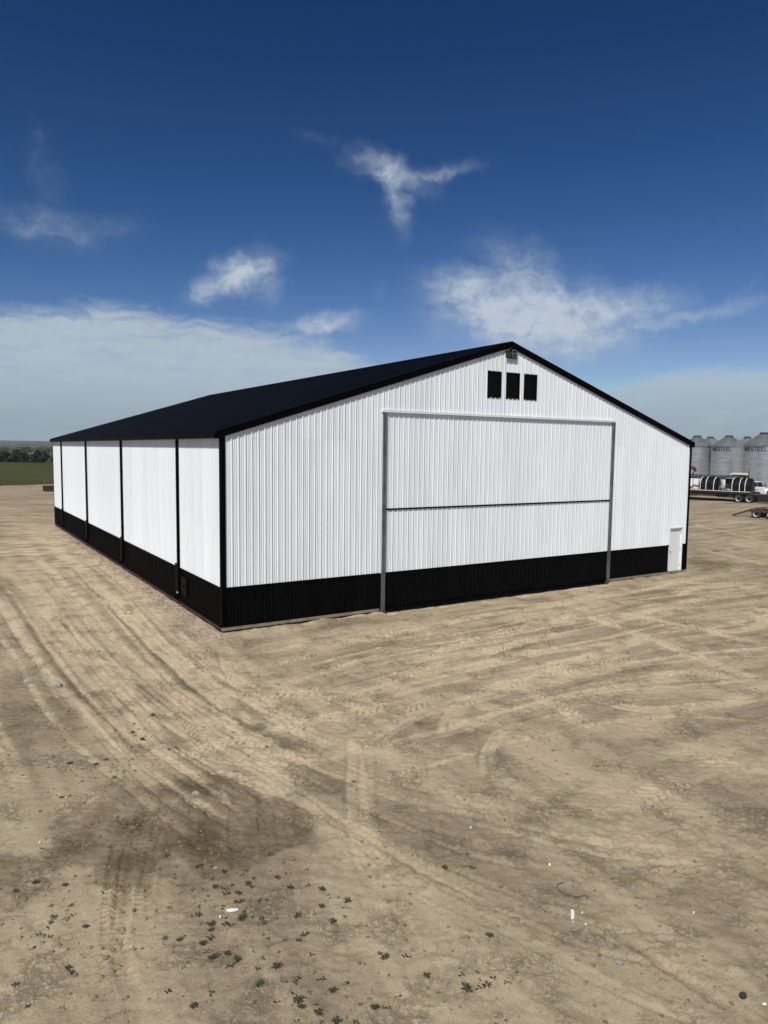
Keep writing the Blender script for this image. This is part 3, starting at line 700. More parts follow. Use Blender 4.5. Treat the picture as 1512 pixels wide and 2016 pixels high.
# walk door
mb = MB()
for q_ in ((DL - .05, DL, -.05, DT + .05), (DR, DR + .05, -.05, DT + .05), (DL, DR, DT, DT + .05)): mb.box(q_[0], q_[1], -.035, .08, q_[2], q_[3])
wd = mb.build('door_frame', M['white'], shed)
mb = MB(); mb.box(DL + .004, DR - .004, .045, .085, -.04, DT - .004); o = mb.build('door', M['door'], shed)
m2 = MB(); m2.lathe([(0, -.012), (.032, -.012), (.032, .0)], 14, 'y', (DL + .07, .043, .98)); m2.bar((DL + .07, .0, .98), (DL + .07, .044, .98), .02); m2.bar((DL + .06, .005, .98), (DL + .19, .005, .98), .022); m2.build('handle', M['metal'], o)
m2 = MB(); m2.lathe([(0, -.012), (.025, -.012), (.025, .0)], 14, 'y', (DL + .07, .043, 1.12)); m2.build('lock', M['metal'], o)
for z in (.2, 1.0, 1.8):
    m2 = MB(); m2.tube([(DR - .002, .036, z), (DR - .002, .036, z + .1)], .01, 8); m2.build('hinge', M['metal'], o)
# the wide folding door: sheets, mid joint, header and side tracks
big_d = thing('folding_door', None, None); big_d.parent = shed; big_d.location = (0, 0, 0)
DJ0, DJ1 = JL + .13, JR - .09
k0, k1 = int(DJ0 / SHEET), int(math.ceil(DJ1 / SHEET))
for k in range(k0, k1):
    x0, x1 = max(k * SHEET, DJ0), min((k + 1) * SHEET, DJ1)
    for zb, zt, mt, nm in ((-.0, HW, 'black', 'door_wainscot_panel'), (HW, MID - .03, 'white', 'door_panel'), (MID + .03, JT - .06, 'white', 'door_panel')):
        mb = gable_sheet(x0, x1, zb, lambda x, q_=zt: q_, [])
        o = mb.build(nm, M[mt], big_d, fix=False); o.location = (0, .015, 0)
mb = MB(); mb.box(DJ0, DJ1, .05, .12, .0, JT); mb.build('door_core', M['darkbox'], big_d)
mb = MB(); mb.box(DJ0, DJ1, -.025, .03, MID - .028, MID + .028); mb.build('door_joint', M['trim'], big_d)
mb = MB(); mb.box(DJ0, DJ1, -.02, -.004, HW - .03, HW + .015); mb.build('wainscot_trim', M['trim'], big_d)
mb = MB(); mb.box(DJ0, DJ1, -.02, .03, -.03, .03); mb.build('door_bottom_rail', M['trim'], big_d)
mb = MB(); mb.box(JL - .05, JR + .05, -.075, -.005, JT - .055, JT + .035); mb.build('door_header', M['white'], shed)
for x0, x1 in ((JL, JL + .13), (JR - .09, JR + .02)):
    mb = MB(); mb.box(x0, x0 + .035, -.085, .06, -.12, JT - .062); mb.box(x0 + .035, x1 - .03, -.055, .06, -.12, JT - .062); mb.box(x1 - .03, x1, -.085, .06, -.12, JT - .062)
    o = mb.build('door_track', M['galv'], shed)
    mb = MB(); mb.box(x0 - .03, x1 + .03, -.10, .15, -.45, -.122); mb.build('track_footing', M['rust'], o)

# sign under the ridge
sg_ = thing('gable_sign', 'small black and green sign with white outline emblem under the roof peak', 'sign', tuple(shed.matrix_basis @ Vector((W / 2 - .02, -.09, HH + RISE - .40))), SH_R)
mb = MB(); mb.box(-.29, .29, -.018, 0, -.19, .19); mb.build('sign_board', M['signblack'], sg_)
mb = MB(); pts_ = [(.02, -.13), (.02, .10), (.07, .15), (.19, .15), (.25, .08), (.25, -.13)]
for a, b_ in zip(pts_, pts_[1:] + pts_[:1]): mb.bar((a[0], -.022, a[1]), (b_[0], -.022, b_[1]), .008, .02, up=(0, 0, 1) if abs(a[0] - b_[0]) > .01 else (1, 0, 0))
mb.build('emblem', M['print'], sg_)
mb = MB(); mb.box(-.27, -.14, -.024, -.018, .11, .14); mb.box(-.24, -.08, -.024, -.018, -.13, -.105); mb.box(-.05, .0, -.024, -.018, .0, .02)
mb.build('lettering', M['print'], sg_)
mb = MB()
for k in range(5): mb.box(-.27 + k * .042, -.24 + k * .042, -.024, -.018, -.075, .055)
for k in range(3): mb.box(-.27, -.07, -.0235, -.018, -.075 + k * .055, -.055 + k * .055)
mb.build('green_lettering', M['green'], sg_)
mb = MB(); mb.box(.09, .11, -.024, -.018, -.05, .05); mb.box(.12, .18, -.024, -.018, -.05, -.03); mb.box(.12, .18, -.024, -.018, .03, .05); mb.box(.165, .18, -.024, -.018, -.03, .03); mb.build('emblem_letter', M['print'], sg_)

# ------------------------------------------------------------------ silos
def silo_parts(root, R, Hb, rise, lettering, ladder_ang):
    mb = MB(); prof = [(R, .0)]
    nt_ = 17
    for i in range(nt_ * 2 + 1): prof.append((R + (.035 if i % 2 else 0.0), .3 + (Hb - .3) * i / (nt_ * 2)))
    mb.lathe(prof, 56); body = mb.build('body', M['silo'], root, smooth=True)
    for i in range(1, 6):
        m2 = MB(); z = .3 + (Hb - .3) * i / 6; m2.lathe([(R + .02, z - .02), (R + .05, z - .02), (R + .05, z + .02), (R + .02, z + .02)], 56); m2.build('ring_seam', M['steel'], body)
    mb = MB(); N = 28; r1 = .55
    mb.lathe([(R + .16, Hb - .06), (R + .17, Hb), (r1, Hb + rise), (r1, Hb + rise + .02)], N); rf = mb.build('roof', M['siloroof'], root)
    m2 = MB()
    for k in range(N):
        a = 2 * math.pi * (k + .5) / N; m2.bar((math.cos(a) * (R + .15), math.sin(a) * (R + .15), Hb + .03), (math.cos(a) * r1, math.sin(a) * r1, Hb + rise + .03), .05, .07)
    tag(m2.build('roof_rib', M['siloroof'], rf), kind='stuff')
    mb = MB(); mb.lathe([(0.62, Hb + rise), (.66, Hb + rise + .05), (.66, Hb + rise + .22), (.60, Hb + rise + .27), (0, Hb + rise + .32)], 24); mb.build('roof_cap', M['grey'], root)
    # ladder with a cage
    a = ladder_ang; d = Vector((math.cos(a), math.sin(a), 0)); s = Vector((-d.y, d.x, 0))
    mb = MB(); o = d * (R + .18)
    for q_ in (-.22, .22): mb.bar(o + s * q_ + Vector((0, 0, .2)), o + s * q_ + Vector((0, 0, Hb + 1.1)), .045)
    z = .5
    while z < Hb + 1: mb.bar(o - s * .22 + Vector((0, 0, z)), o + s * .22 + Vector((0, 0, z)), .03); z += .3
    lad = mb.build('ladder', M['steel'], root)
    mb = MB()
    for q_ in range(7):
        b_ = math.pi * (q_ / 6 - .5); p_ = o + d * (.72 * math.cos(b_)) + s * (.42 * math.sin(b_)); mb.bar(p_ + Vector((0, 0, 2.2)), p_ + Vector((0, 0, Hb + 1.25)), .04)
    z = 2.2
    while z <= Hb + 1.3:
        pp = [o + d * (.72 * math.cos(b_)) + s * (.42 * math.sin(b_)) + Vector((0, 0, z)) for b_ in [math.pi * (q_ / 8 - .5) for q_ in range(9)]]
        for u_, v_ in zip(pp, pp[1:]): mb.bar(u_, v_, .05, .06)
        z += 1.0
    mb.build('ladder_cage', M['steel'], lad)
    if lettering: add_letters(root, lettering, R + .06, Hb - .82, .56, -math.pi / 2 + lettering_off)
GLYPH = {'W': [((0, 1), (.25, 0)), ((.25, 0), (.5, .8)), ((.5, .8), (.75, 0)), ((.75, 0), (1, 1))], 'E': [((0, 0), (0, 1)), ((0, 1), (.9, 1)), ((0, .5), (.75, .5)), ((0, 0), (.9, 0))],
         'S': [((.9, 1), (.1, 1)), ((.1, 1), (.1, .5)), ((.1, .5), (.9, .5)), ((.9, .5), (.9, 0)), ((.9, 0), (.1, 0))], 'T': [((0, 1), (1, 1)), ((.5, 1), (.5, 0))], 'L': [((0, 1), (0, 0)), ((0, 0), (.9, 0))]}
def add_letters(root, word, R, zc, h, ang0):
    gap = .15; adv = [.68 if ch == 'W' else .33 for ch in word]; tot_ = sum(adv) + gap * (len(word) - 1); u0 = -tot_ / 2 - adv[0] - gap; cw = adv[0]
    for i, ch in enumerate(word):
        mb = MB(); u0 += (cw if i else adv[0]) + gap; cw = adv[i]
        for (xa, ya), (xb, yb) in GLYPH[ch]:
            pa = []
            for (x_, y_) in ((xa, ya), (xb, yb)):
                u = u0 + x_ * cw; th = ang0 + u / R; pa.append(Vector((R * math.cos(th), R * math.sin(th), zc + y_ * h)))
            mid_ = (pa[0] + pa[1]); mid_.z = 0
            dd = (pa[1] - pa[0]).normalized() * .05
            mb.bar(pa[0] - dd, pa[1] + dd, .085 if ch == 'W' else .10, .02, up=mid_.normalized())
        mb.build('letter', M['letter'], root)
lettering_off = 0.0
def silo(px, dist, Rpx, label, lettering=None, rise=None, loff=0.0, lad=None, ztop=None):
    global lettering_off
    d = G(px, 960); d = Vector((d.x, d.y, 0)).normalized(); c = d * dist; lettering_off = math.atan2(d.x, d.y) * -1.0 + loff
    R = Rpx * dist / F_PX
    facing = math.atan2(-d.y, -d.x)
    root = thing('grain_silo', label, 'silo', (c.x, c.y, 0), 0, 'corrugated grain silos behind the trailers')
    silo_parts(root, R, ztop or 6.9, rise or R * .58, lettering, facing + (lad or .9)); return root
silo(1368, 141, 28, 'leftmost corrugated steel silo half hidden behind the shed corner', None, ztop=7.3, lad=1.05)
silo(1430, 138, 28, 'corrugated steel silo in the middle of the three, black lettering near its top', 'WESTEEL', loff=-.44, ztop=7.3, lad=1.15)
silo(1499, 124, 34, 'largest corrugated steel silo at the right edge with black lettering', 'WESTEEL', loff=-.42, ztop=7.3, lad=-1.2)
silo(1394, 168, 28, 'steel silo standing behind, seen between left and middle silos', None, ztop=7.4, lad=.2)
silo(1466, 166, 28, 'steel silo standing behind, seen between middle and right silos', None, ztop=7.4, lad=.2)

# ------------------------------------------------------------------ vehicles on the right
def wheel(parent, c, r, w, yout=-1, dual=False, rimmat='rim'):
    """axle along local y; yout is the outward side"""
    mb = MB(); x, y, z = c
    mb.lathe([(r * .60, -w / 2), (r * .9, -w / 2), (r * .985, -w * .42), (r, -w * .3), (r, w * .3), (r * .985, w * .42), (r * .9, w / 2), (r * .60, w / 2)], 36, 'y', c)
    for k in range(30):
        a = 2 * math.pi * k / 30; p_ = Vector((x + math.cos(a) * r, y, z + math.sin(a) * r))
        mb.bar(p_ + Vector((0, -w * .38, 0)), p_ + Vector((0, w * .38, 0)), .05, .02, up=(math.cos(a), 0, math.sin(a)))
    o = mb.build('wheel', M['tyre'], parent, smooth=True)
    mb = MB(); s = yout
    mb.lathe([(r * .61, s * w * .5), (r * .585, s * w * .47), (r * .55, s * w * -.05), (r * .50, s * w * -.14)], 30, 'y', c)
    m2 = MB(); m2.lathe([(r * .50, s * w * -.13), (r * .30, s * w * -.10), (r * .26, s * w * .06), (r * .12, s * w * .12), (0, s * w * .13)], 24, 'y', c); m2.build('hub', M['frame'], o, smooth=True)
    mb.build('rim', M[rimmat], o, smooth=True)
    mb = MB()
    for k in range(8):
        a = 2 * math.pi * k / 8; mb.tube([(x + math.cos(a) * r * .40, y + s * w * -.12, z + math.sin(a) * r * .40), (x + math.cos(a) * r * .40, y + s * w * -.04, z + math.sin(a) * r * .40)], r * .05, 6)
    mb.build('wheel_nut', M['metal'], o)
    return o
# flat deck trailer
wA, wB = G(1453.5, 989.5), G(1472.5, 991.0)
tdir = (G(1450, 969.4, 1.35) - G(1358, 965.1, 1.35)); tdir.z = 0; tdir.normalize(); trz = math.atan2(tdir.y, tdir.x)
tr0 = (wA + wB) / 2
trailer = thing('flatbed_trailer', 'long black flatbed trailer with pale deck edge and maroon belly box', 'trailer', (tr0.x, tr0.y, 0), trz)
LEN0, LEN1 = -13.0, .75; DZ = 1.38
mb = MB(); mb.box(LEN0, LEN1, .05, 2.55, DZ - .07, DZ); mb.build('deck', M['wood'], trailer)
mb = MB(); mb.box(LEN0, LEN1, -.0, .05, DZ - .06, DZ + .02); mb.build('deck_edge', M['beige'], trailer)
mb = MB(); mb.box(LEN0, LEN1, .06, .16, DZ - .32, DZ - .071); mb.box(LEN0, LEN1, 2.4, 2.5, DZ - .32, DZ - .071)
for k in range(14): mb.box(LEN0 + .3 + k, LEN0 + .4 + k, .16, 2.4, DZ - .25, DZ - .071)
mb.build('side_rail', M['frame'], trailer)
mb = MB(); mb.box(-13, 2.6, .75, .9, .82, DZ - .26); mb.box(-13, 2.6, 1.7, 1.85, .82, DZ - .26); mb.box(.8, 4.6, .2, .3, 1.02, 1.12); mb.box(.8, 4.6, 2.2, 2.3, 1.02, 1.12); mb.box(4.5, 4.6, .3, 2.2, 1.02, 1.12); mb.build('main_beam', M['frame'], trailer)
mb = MB(); mb.prism([(-7.4, .98), (-3.2, .98), (-3.5, .66), (-7.1, .66)], .2, .7); mb.build('belly_box', M['maroon'], trailer)
mb = MB(); mb.prism([(-12.5, .6), (-2.6, .6), (-2.2, .98), (-12.5, .98)], .72, 1.9); mb.build('underframe', M['frame'], trailer)
mb = MB(); mb.prism([(1.55, 1.0), (3.2, 1.0), (3.0, .45), (2.6, .18), (1.55, .18)], .25, 1.1); mb.build('tool_box', M['frame'], trailer)
for x in (-.61, .61):
    wheel(trailer, (x, .17, .49), .49, .28); wheel(trailer, (x, 2.35, .49), .49, .28, 1)
    mb = MB(); mb.tube([(x, .3, .49), (x, 2.2, .49)], .06, 10); mb.build('axle', M['frame'], trailer)
mb = MB()
for k in range(8):
    a, b_ = math.pi * (k / 8), math.pi * ((k + 1) / 8)
    for xc in (-.61, .61): mb.bar((xc + .58 * math.cos(a), .17, .5 + .58 * math.sin(a)), (xc + .58 * math.cos(b_), .17, .5 + .58 * math.sin(b_)), .34, .025, up=(math.cos(a), 0, math.sin(a)))
mb.build('mudguard', M['frame'], trailer)
mb = MB(); mb.box(3.3, 3.38, .28, .32, .45, 1.02); mb.box(4.0, 4.08, .28, .32, .45, 1.02); mb.box(3.6, 3.66, .28, .31, .6, 1.02); mb.build('stand_leg', M['frame'], trailer)
mb = MB(); mb.box(.78, 4.55, .14, .2, 1.125, 1.16); mb.build('light_bar', M['steel'], trailer)
TM = trailer.matrix_basis
# two strapped tanks on the deck
def poly_tank(x0, x1, straps, label, low=False):
    root = thing('poly_tank', label, 'tank', tuple(TM @ Vector(((x0 + x1) / 2, 1.25, DZ + .002))), trz, 'black tanks strapped on the flatbed')
    h = (x1 - x0) / 2; R = 1.08; RZ = 1.62
    N = 26; sec = []
    for k in range(N + 1):
        a = math.pi * k / N; sec.append((R * math.cos(a) if abs(math.cos(a)) < .93 else R * math.copysign(.94, math.cos(a)), .03 + RZ * (max(0.0, math.sin(a)) ** .72)))
    vs = []; rings = [(-h, .80), (-h + .04, .90), (-h + .16, .99), (-h * .5, 1.0), (-h * .48, .985), (h * .0, .985), (h * .02, 1.0), (h - .16, .99), (h - .04, .90), (h, .80)]
    mb = MB(); n_ = N + 1
    for x_, s_ in rings: vs += [(x_, y_ * s_, .02 + (z_ - .02) * s_) for y_, z_ in sec]
    fs = [(i * n_ + j, i * n_ + j + 1, (i + 1) * n_ + j + 1, (i + 1) * n_ + j) for i in range(len(rings) - 1) for j in range(N)] + [tuple(range(n_)), tuple((len(rings) - 1) * n_ + j for j in range(n_))[::-1]]
    fs += [(i * n_, (i + 1) * n_, (i + 1) * n_ + N, i * n_ + N) for i in range(len(rings) - 1)]
    mb.add(vs, fs); mb.build('tank_body', M['tank'], root, smooth=True)
    mb = MB(); mb.lathe([(.28, RZ - .02), (.28, RZ + .07), (.22, RZ + .10), (0, RZ + .11)], 20, 'z', (.25, 0, 0)); mb.build('lid', M['tank'], root)
    for x_ in straps:
        mb = MB(); x_ -= (x0 + x1) / 2
        pts_ = [Vector((x_, y_ * 1.012, z_ * 1.008 + .006)) for y_, z_ in sec]; pts_ = [Vector((x_, 1.12, -.02))] + pts_ + [Vector((x_, -1.20, -.02))]
        for u_, v_ in zip(pts_, pts_[1:]):
            mid_ = (u_ + v_) / 2 - Vector((x_, 0, .6)); mb.bar(u_, v_, .065, .02, up=mid_.normalized())
        mb.build('strap', M['strap'], root)
    return root
def tx(px, z=DZ):                                # trailer x of a photo pixel on the deck edge
    best = min(((abs(_px(TM @ Vector((x / 50, 0, z))) - px), x / 50) for x in range(-700, 400)))
    return best[1]
def _px(p):
    d = np.array(p) - np.array([0, 0, CAM_Z]); return 756 + F_PX * (d @ _r) / (d @ _f)
poly_tank(tx(1373), tx(1409), [tx(1377), tx(1388), tx(1403)], 'black tank with white straps nearer the shed, left on the flatbed')
poly_tank(tx(1438), tx(1475), [tx(1439), tx(1454), tx(1465)], 'black tank with white straps over the trailer wheels, right on the flatbed')
# pump set between the tanks
pump = thing('pump_set', 'dark pump set with pale pipe frame between the two black tanks', 'pump', tuple(TM @ Vector((tx(1425), .9, DZ + .002))), trz)
mb = MB(); mb.box(-.7, .7, -.45, .45, 0, .08); mb.build('base', M['frame'], pump)
mb = MB(); mb.box(-.1, .6, -.3, .4, .08, .62); mb.box(0, .5, -.2, .3, .62, .8); mb.tube([(.45, .2, .8), (.45, .2, 1.15)], .04); mb.build('engine', M['frame'], pump)
mb = MB(); mb.lathe([(0, -.62), (.2, -.62), (.24, -.5), (.24, -.3), (.1, -.25), (.1, -.1)], 20, 'x', (0, 0, .36)); mb.build('pump_head', M['steel'], pump)
mb = MB()
for a, b_ in (((-.75, -.5, 0), (-.62, -.5, .6)), ((-.62, -.5, .6), (.0, -.5, .6)), ((.0, -.5, .6), (.05, -.5, 0)), ((-.3, -.5, .6), (-.3, -.5, 0)), ((-.75, .5, 0), (-.62, .5, .6)), ((-.62, .5, .6), (0, .5, .6))): mb.tube([a, b_], .03, 8)
mb.build('pipe_frame', M['steel'], pump)
mb = MB(); mb.tube([(.0, -.42, .1), (.3, -.5, .22), (.6, -.42, .12), (.85, -.5, .2), (1.0, -.4, .06)], .05, 8); mb.build('hose', M['steel'], pump)
# black shelter frame behind the pump
frm = thing('tool_cabinet', 'black open cabinet standing behind the pump on the flatbed', 'cabinet', tuple(TM @ Vector((tx(1432), 1.9, DZ + .002))), trz)
mb = MB(); mb.box(-.85, .95, .2, .5, 0, 1.5); mb.build('back', M['frame'], frm)
for x in (-.85, .87):
    mb = MB(); mb.box(x, x + .08, -.3, .2, 0, 1.5); mb.build('side', M['frame'], frm)
mb = MB(); mb.box(-.77, .87, -.3, .2, .72, .77); mb.box(-.85, .95, -.32, .52, 1.5, 1.56); mb.build('shelf', M['steel'], frm)

# long white trailer with a grey rolled tarp, behind
def at_dist(px, dist):
    p = G(px, 960); return Vector((p.x, p.y, 0)).normalized() * dist
q0, q1 = at_dist(1345, 104), at_dist(1447, 101); gdir = (q1 - q0); GL = gdir.length; grz = math.atan2(gdir.y, gdir.x)
hop = thing('grain_trailer', 'long white ribbed grain trailer with grey tarp roof behind the black tanks', 'trailer', tuple(q0), grz)
mb = MB(); mb.box(-3, GL, 0, 2.5, .95, 2.75); mb.prism([(-2, .95), (2.5, .95), (1.0, .4), (-.6, .4)], .3, 2.2); mb.prism([(3.5, .95), (7, .95), (5.8, .4), (4.6, .4)], .3, 2.2); mb.build('box', M['truck'], hop)
for k in range(14):
    mb = MB(); x = -2.6 + k * .78
    if x < GL: mb.box(x, x + .09, -.06, 0, .95, 2.75); mb.build('side_post', M['steel'], hop)
mb = MB(); sec = [(.0, 2.75), (-.06, 2.8), (-.04, 3.02), (.5, 3.16), (1.25, 3.22), (2.0, 3.16), (2.54, 3.02), (2.56, 2.8), (2.5, 2.75)]
mb.add([(x, y, z) for x in (-3.02, GL + .03) for y, z in sec], [(i, i + 1, i + 10, i + 9) for i in range(8)] + [tuple(range(9)), tuple(range(17, 8, -1))]); mb.build('tarp', M['grey'], hop)
mb = MB(); mb.box(-3, GL, .5, .62, .78, .949); mb.box(-3, GL, 1.9, 2.02, .78, .949); mb.build('chassis', M['frame'], hop)
for x in (-1.9, -.75): wheel(hop, (x, .2, .5), .5, .28); wheel(hop, (x, 2.3, .5), .5, .28, 1)
mb = MB(); mb.tube([(.6, -.08, 1.3), (1.6, -.12, 1.9), (3.2, -.1, 1.6)], .05, 8); mb.build('crank_rod', M['frame'], hop)
# small red auger spout beside the shed corner
ap = at_dist(1363.5, 112)
aug = thing('auger_spout', 'red auger spout on a dark post just right of the shed corner', 'auger', tuple(ap))
mb = MB(); mb.tube([(0, 0, 0), (0, 0, 3.3)], .11, 10); mb.bar((0, 0, .02), (.7, 0, .02), .1); mb.bar((0, 0, .02), (-.7, 0, .02), .1); mb.build('post', M['frame'], aug)
mb = MB(); mb.tube([(-.5, 0, 3.95), (-.1, 0, 4.02), (.2, 0, 3.8), (.25, 0, 3.4)], [.2, .26, .25, .18], 12); mb.build('spout', M['red'], aug)

# farm tractor with a beige cab roof, behind the second tank
tp = at_dist(1457, 110); trac = thing('farm_tractor', 'dark tractor with flat beige cab roof behind the right hand tank', 'tractor', tuple(tp), trz + .05)
mb = MB(); mb.box(-1.15, 1.15, -.9, .9, 3.16, 3.34); mb.box(-1.0, 1.0, -.8, .8, 3.34, 3.40); mb.build('cab_roof', M['beige'], trac)
mb = MB(); mb.box(-.85, .75, -.75, .75, 1.7, 3.15); mb.build('cab_glass', M['glass'], trac)
mb = MB()
for x in (-.88, .76):
    for y in (-.78, .74): mb.box(x, x + .06, y, y + .06, 1.6, 3.159)
mb.box(-1.0, .9, -.85, .85, 1.0, 1.69); mb.build('cab_frame', M['frame'], trac)
mb = MB(); mb.prism([(.9, .9), (2.9, .9), (2.9, 1.75), (2.6, 1.95), (.9, 2.1)], -.5, .5); mb.build('bonnet', M['frame'], trac)
mb = MB(); mb.tube([(1.15, -.45, 2.0), (1.15, -.45, 3.7)], .07, 10); mb.build('exhaust', M['frame'], trac)
for y, s in ((-1.05, -1), (1.05, 1)):
    wheel(trac, (-.5, y, .9), .9, .5, s); wheel(trac, (2.2, y * .9, .62), .62, .38, s)

# white truck facing right
kd = at_dist(1493.5, 1.0); kr = Vector((kd.y, -kd.x, 0)); kfront = (kr * .72 - kd * .70).normalized()
krz = math.atan2(-kfront.y, -kfront.x); KS = .84
kw = at_dist(1493.5, 106)                                  # ground point of the near front wheel
koff = Matrix.Rotation(krz, 3, 'Z') @ Vector((-1.12, 1.0, 0)) * KS
truck = thing('white_truck', 'white conventional truck cut off by the right edge behind the right tank', 'truck', tuple(kw - koff), krz); truck.scale = (KS,) * 3
mb = MB(); mb.prism([(-.15, .95), (-.35, 1.9), (-.02, 1.98), (.35, 2.75), (.55, 2.82), (2.6, 2.82), (2.75, 2.7), (2.75, .95)], -1.12, 1.12); mb.build('cab', M['truck'], truck)
mb = MB(); mb.prism([(-2.3, 1.0), (-2.35, 1.55), (-2.1, 1.75), (-.37, 1.92), (-.16, .95), (-.6, .98), (-.75, 1.2), (-1.1, 1.35), (-1.5, 1.2), (-1.65, .95)], -1.0, 1.0); mb.build('hood', M['truck'], truck)
for y in (-1.135, 1.12):
    mb = MB(); mb.prism([(.16, 2.02), (.47, 2.62), (1.2, 2.62), (1.2, 2.02)], y, y + .015); mb.build('side_window', M['glass'], truck)
    mb = MB(); mb.prism([(1.42, 2.05), (1.42, 2.62), (2.4, 2.62), (2.4, 2.05)], y, y + .015); mb.build('rear_window', M['glass'], truck)
    mb = MB(); yy = math.copysign(1.012, y); mb.prism([(-.95, 1.56), (-.45, 1.50), (-.45, 1.60), (-.95, 1.66)], yy - .008, yy + .008); mb.build('hood_vent', M['frame'], truck)
    mb = MB(); mb.box(-.15, -.02, y * 1.22 - .05, y * 1.22 + .05, 2.05, 2.5); mb.bar((.1, y, 2.1), (-.08, y * 1.22, 2.15), .03); mb.build('mirror', M['frame'], truck)
for y0, y1 in ((-1.02, -.04), (.04, 1.02)):
    mb = MB(); mb.prism([(-.02, 2.02), (.33, 2.72), (.29, 2.74), (-.07, 2.04)], y0, y1); mb.build('windscreen', M['glass'], truck)
mb = MB(); mb.box(-2.42, -2.3, -1.1, 1.1, .55, .92); mb.build('bumper', M['steel'], truck)
mb = MB(); mb.box(-2.38, -2.34, -.55, .55, 1.0, 1.5); mb.build('grille', M['frame'], truck)
for y in (-.8, .62):
    mb = MB(); mb.box(-2.39, -2.33, y, y + .2, 1.1, 1.32); mb.build('headlight', M['rim'], truck)
mb = MB(); mb.box(-2.2, 7.0, -.5, -.35, .75, .949); mb.box(-2.2, 7.0, .35, .5, .75, .949); mb.build('chassis', M['frame'], truck)
mb = MB(); mb.tube([(.4, -.95, .7), (2.0, -.95, .7)], .28, 16); mb.build('fuel_tank', M['steel'], truck)
for x in (-1.12, 4.6, 5.8):
    for y, s in ((-1.0, -1), (1.0, 1)): wheel(truck, (x, y, .5), .5, .28, s)

# rusty dolly with a drawbar resting on the ground
dA = G(1487.5, 1020.5); tip = G(1430.5, 1016.5)
ddir = dA - tip; drz = math.atan2(ddir.y, ddir.x)
dol = thing('trailer_dolly', 'rusty brown two axle dolly with its drawbar resting on the dirt', 'dolly', (dA.x, dA.y, 0), drz)
dl = -ddir.length
for x in (0, 1.25):
    wheel(dol, (x, 0.12, .41), .41, .26); wheel(dol, (x, 1.9, .41), .41, .26, 1)
    mb = MB(); mb.tube([(x, .2, .41), (x, 1.8, .41)], .055, 10); mb.build('axle', M['rust'], dol)
mb = MB(); mb.prism([(-.62, .30), (-.50, .30), (-.42, .66), (.28, .62), (.55, .52), (.85, .55), (1.4, .78), (2.4, .80), (2.4, .98), (1.2, .96), (.8, .78), (.3, .86), (-.5, .90), (-.66, .76)], .28, .40)
mb.prism([(-.62, .30), (-.50, .30), (-.42, .66), (.28, .62), (.55, .52), (.85, .55), (1.4, .78), (2.4, .80), (2.4, .98), (1.2, .96), (.8, .78), (.3, .86), (-.5, .90), (-.66, .76)], 1.62, 1.74)
mb.box(-.60, -.48, .40, 1.62, .66, .82); mb.box(.9, 1.0, .40, 1.62, .66, .76); mb.build('frame', M['rust'], dol)
mb = MB()
for y in (.34, 1.68): mb.bar((-.55, y, .78), (dl + .25, 1.0 + (.1 if y > 1 else -.1), .10), .10, .13)
mb.build('drawbar', M['rust'], dol)
mb = MB(); mb.tube([(dl + .3 + .10 * math.cos(a), 1.0 + .10 * math.sin(a), .07) for a in [2 * math.pi * k / 14 for k in range(15)]], .028, 8); mb.build('hitch_eye', M['rust'], dol)
mb = MB(); mb.prism([(.05, .92), (.25, 1.02), (.75, 1.07), (1.15, 1.02), (1.35, .94), (1.15, .97), (.75, 1.0), (.25, .96)], .55, 1.5); mb.build('fifth_wheel_plate', M['rust'], dol)
mb = MB(); mb.box(-.52, -.40, -.0, .28, .28, .52); mb.build('step', M['steel'], dol)

# ------------------------------------------------------------------ far left
tq = G(88, 968); trg = thing('timber_deck', 'low plank deck on dark red timber beside the far shed corner', 'deck', (tq.x, tq.y, 0), .62)
for k in range(5):
    mb = MB(); mb.box(0, 4.2, k * .3, k * .3 + .27, .74, .80); mb.build('plank', M['wood'], trg)
mb = MB(); mb.box(.02, 4.18, .02, .14, .02, .735); mb.box(.02, 4.18, 1.3, 1.42, .02, .735); mb.build('side_board', M['darkwood'], trg)
mb = MB(); mb.box(0, .08, 0, .08, .801, 1.5); mb.build('stake', M['wood'], trg)

def leaf_crown(seed, rx, rz, n, clumps):
    g = np.random.default_rng(seed); V_, F_ = [], []
    cs = []
    for k in range(clumps):
        a = g.random() * 2 * np.pi; rr = np.sqrt(g.random()) * .72; h = g.random()
        wdt = .55 + .55 * math.sin(math.pi * min(1, h * .85 + .12))
        cs.append((rx * rr * wdt * math.cos(a), rx * rr * wdt * math.sin(a), rz * (.16 + .76 * h), (.24 + .2 * g.random()) * rx))
    for i in range(n):
        c = cs[g.integers(clumps)]; d = g.normal(size=3); d /= np.linalg.norm(d); r = c[3] * (.55 + .5 * g.random())
        p = np.array(c[:3]) + d * r * np.array([1, 1, .85])
        if p[2] < .05 * rz: p[2] = .05 * rz + .1 * g.random()
        nrm = d + g.normal(size=3) * .55; nrm /= np.linalg.norm(nrm); u = np.cross(nrm, g.normal(size=3)); u /= np.linalg.norm(u); v = np.cross(nrm, u); s = .20 + .22 * g.random()
        o = len(V_); V_ += [tuple(p - u * s), tuple(p + v * s * .6), tuple(p + u * s), tuple(p - v * s * .6)]; F_.append((o, o + 1, o + 2, o + 3))
    return V_, F_
crowns = []
for k, (rx, rz) in enumerate([(3.3, 6.3), (3.8, 5.2), (2.9, 5.6), (3.6, 4.4)]):
    v_, f_ = leaf_crown(100 + k, rx, rz, 2600, 26); me = bpy.data.meshes.new('crown'); me.from_pydata(v_, [], f_); me.materials.append(M['leaf2'] if k in (1, 3) else M['leaf']); crowns.append(me)
mb = MB()
mb.tube([(0, 0, -.2), (.05, .02, 1.2), (.0, .1, 2.4), (.1, .1, 3.6)], [.22, .18, .13, .06], 8)
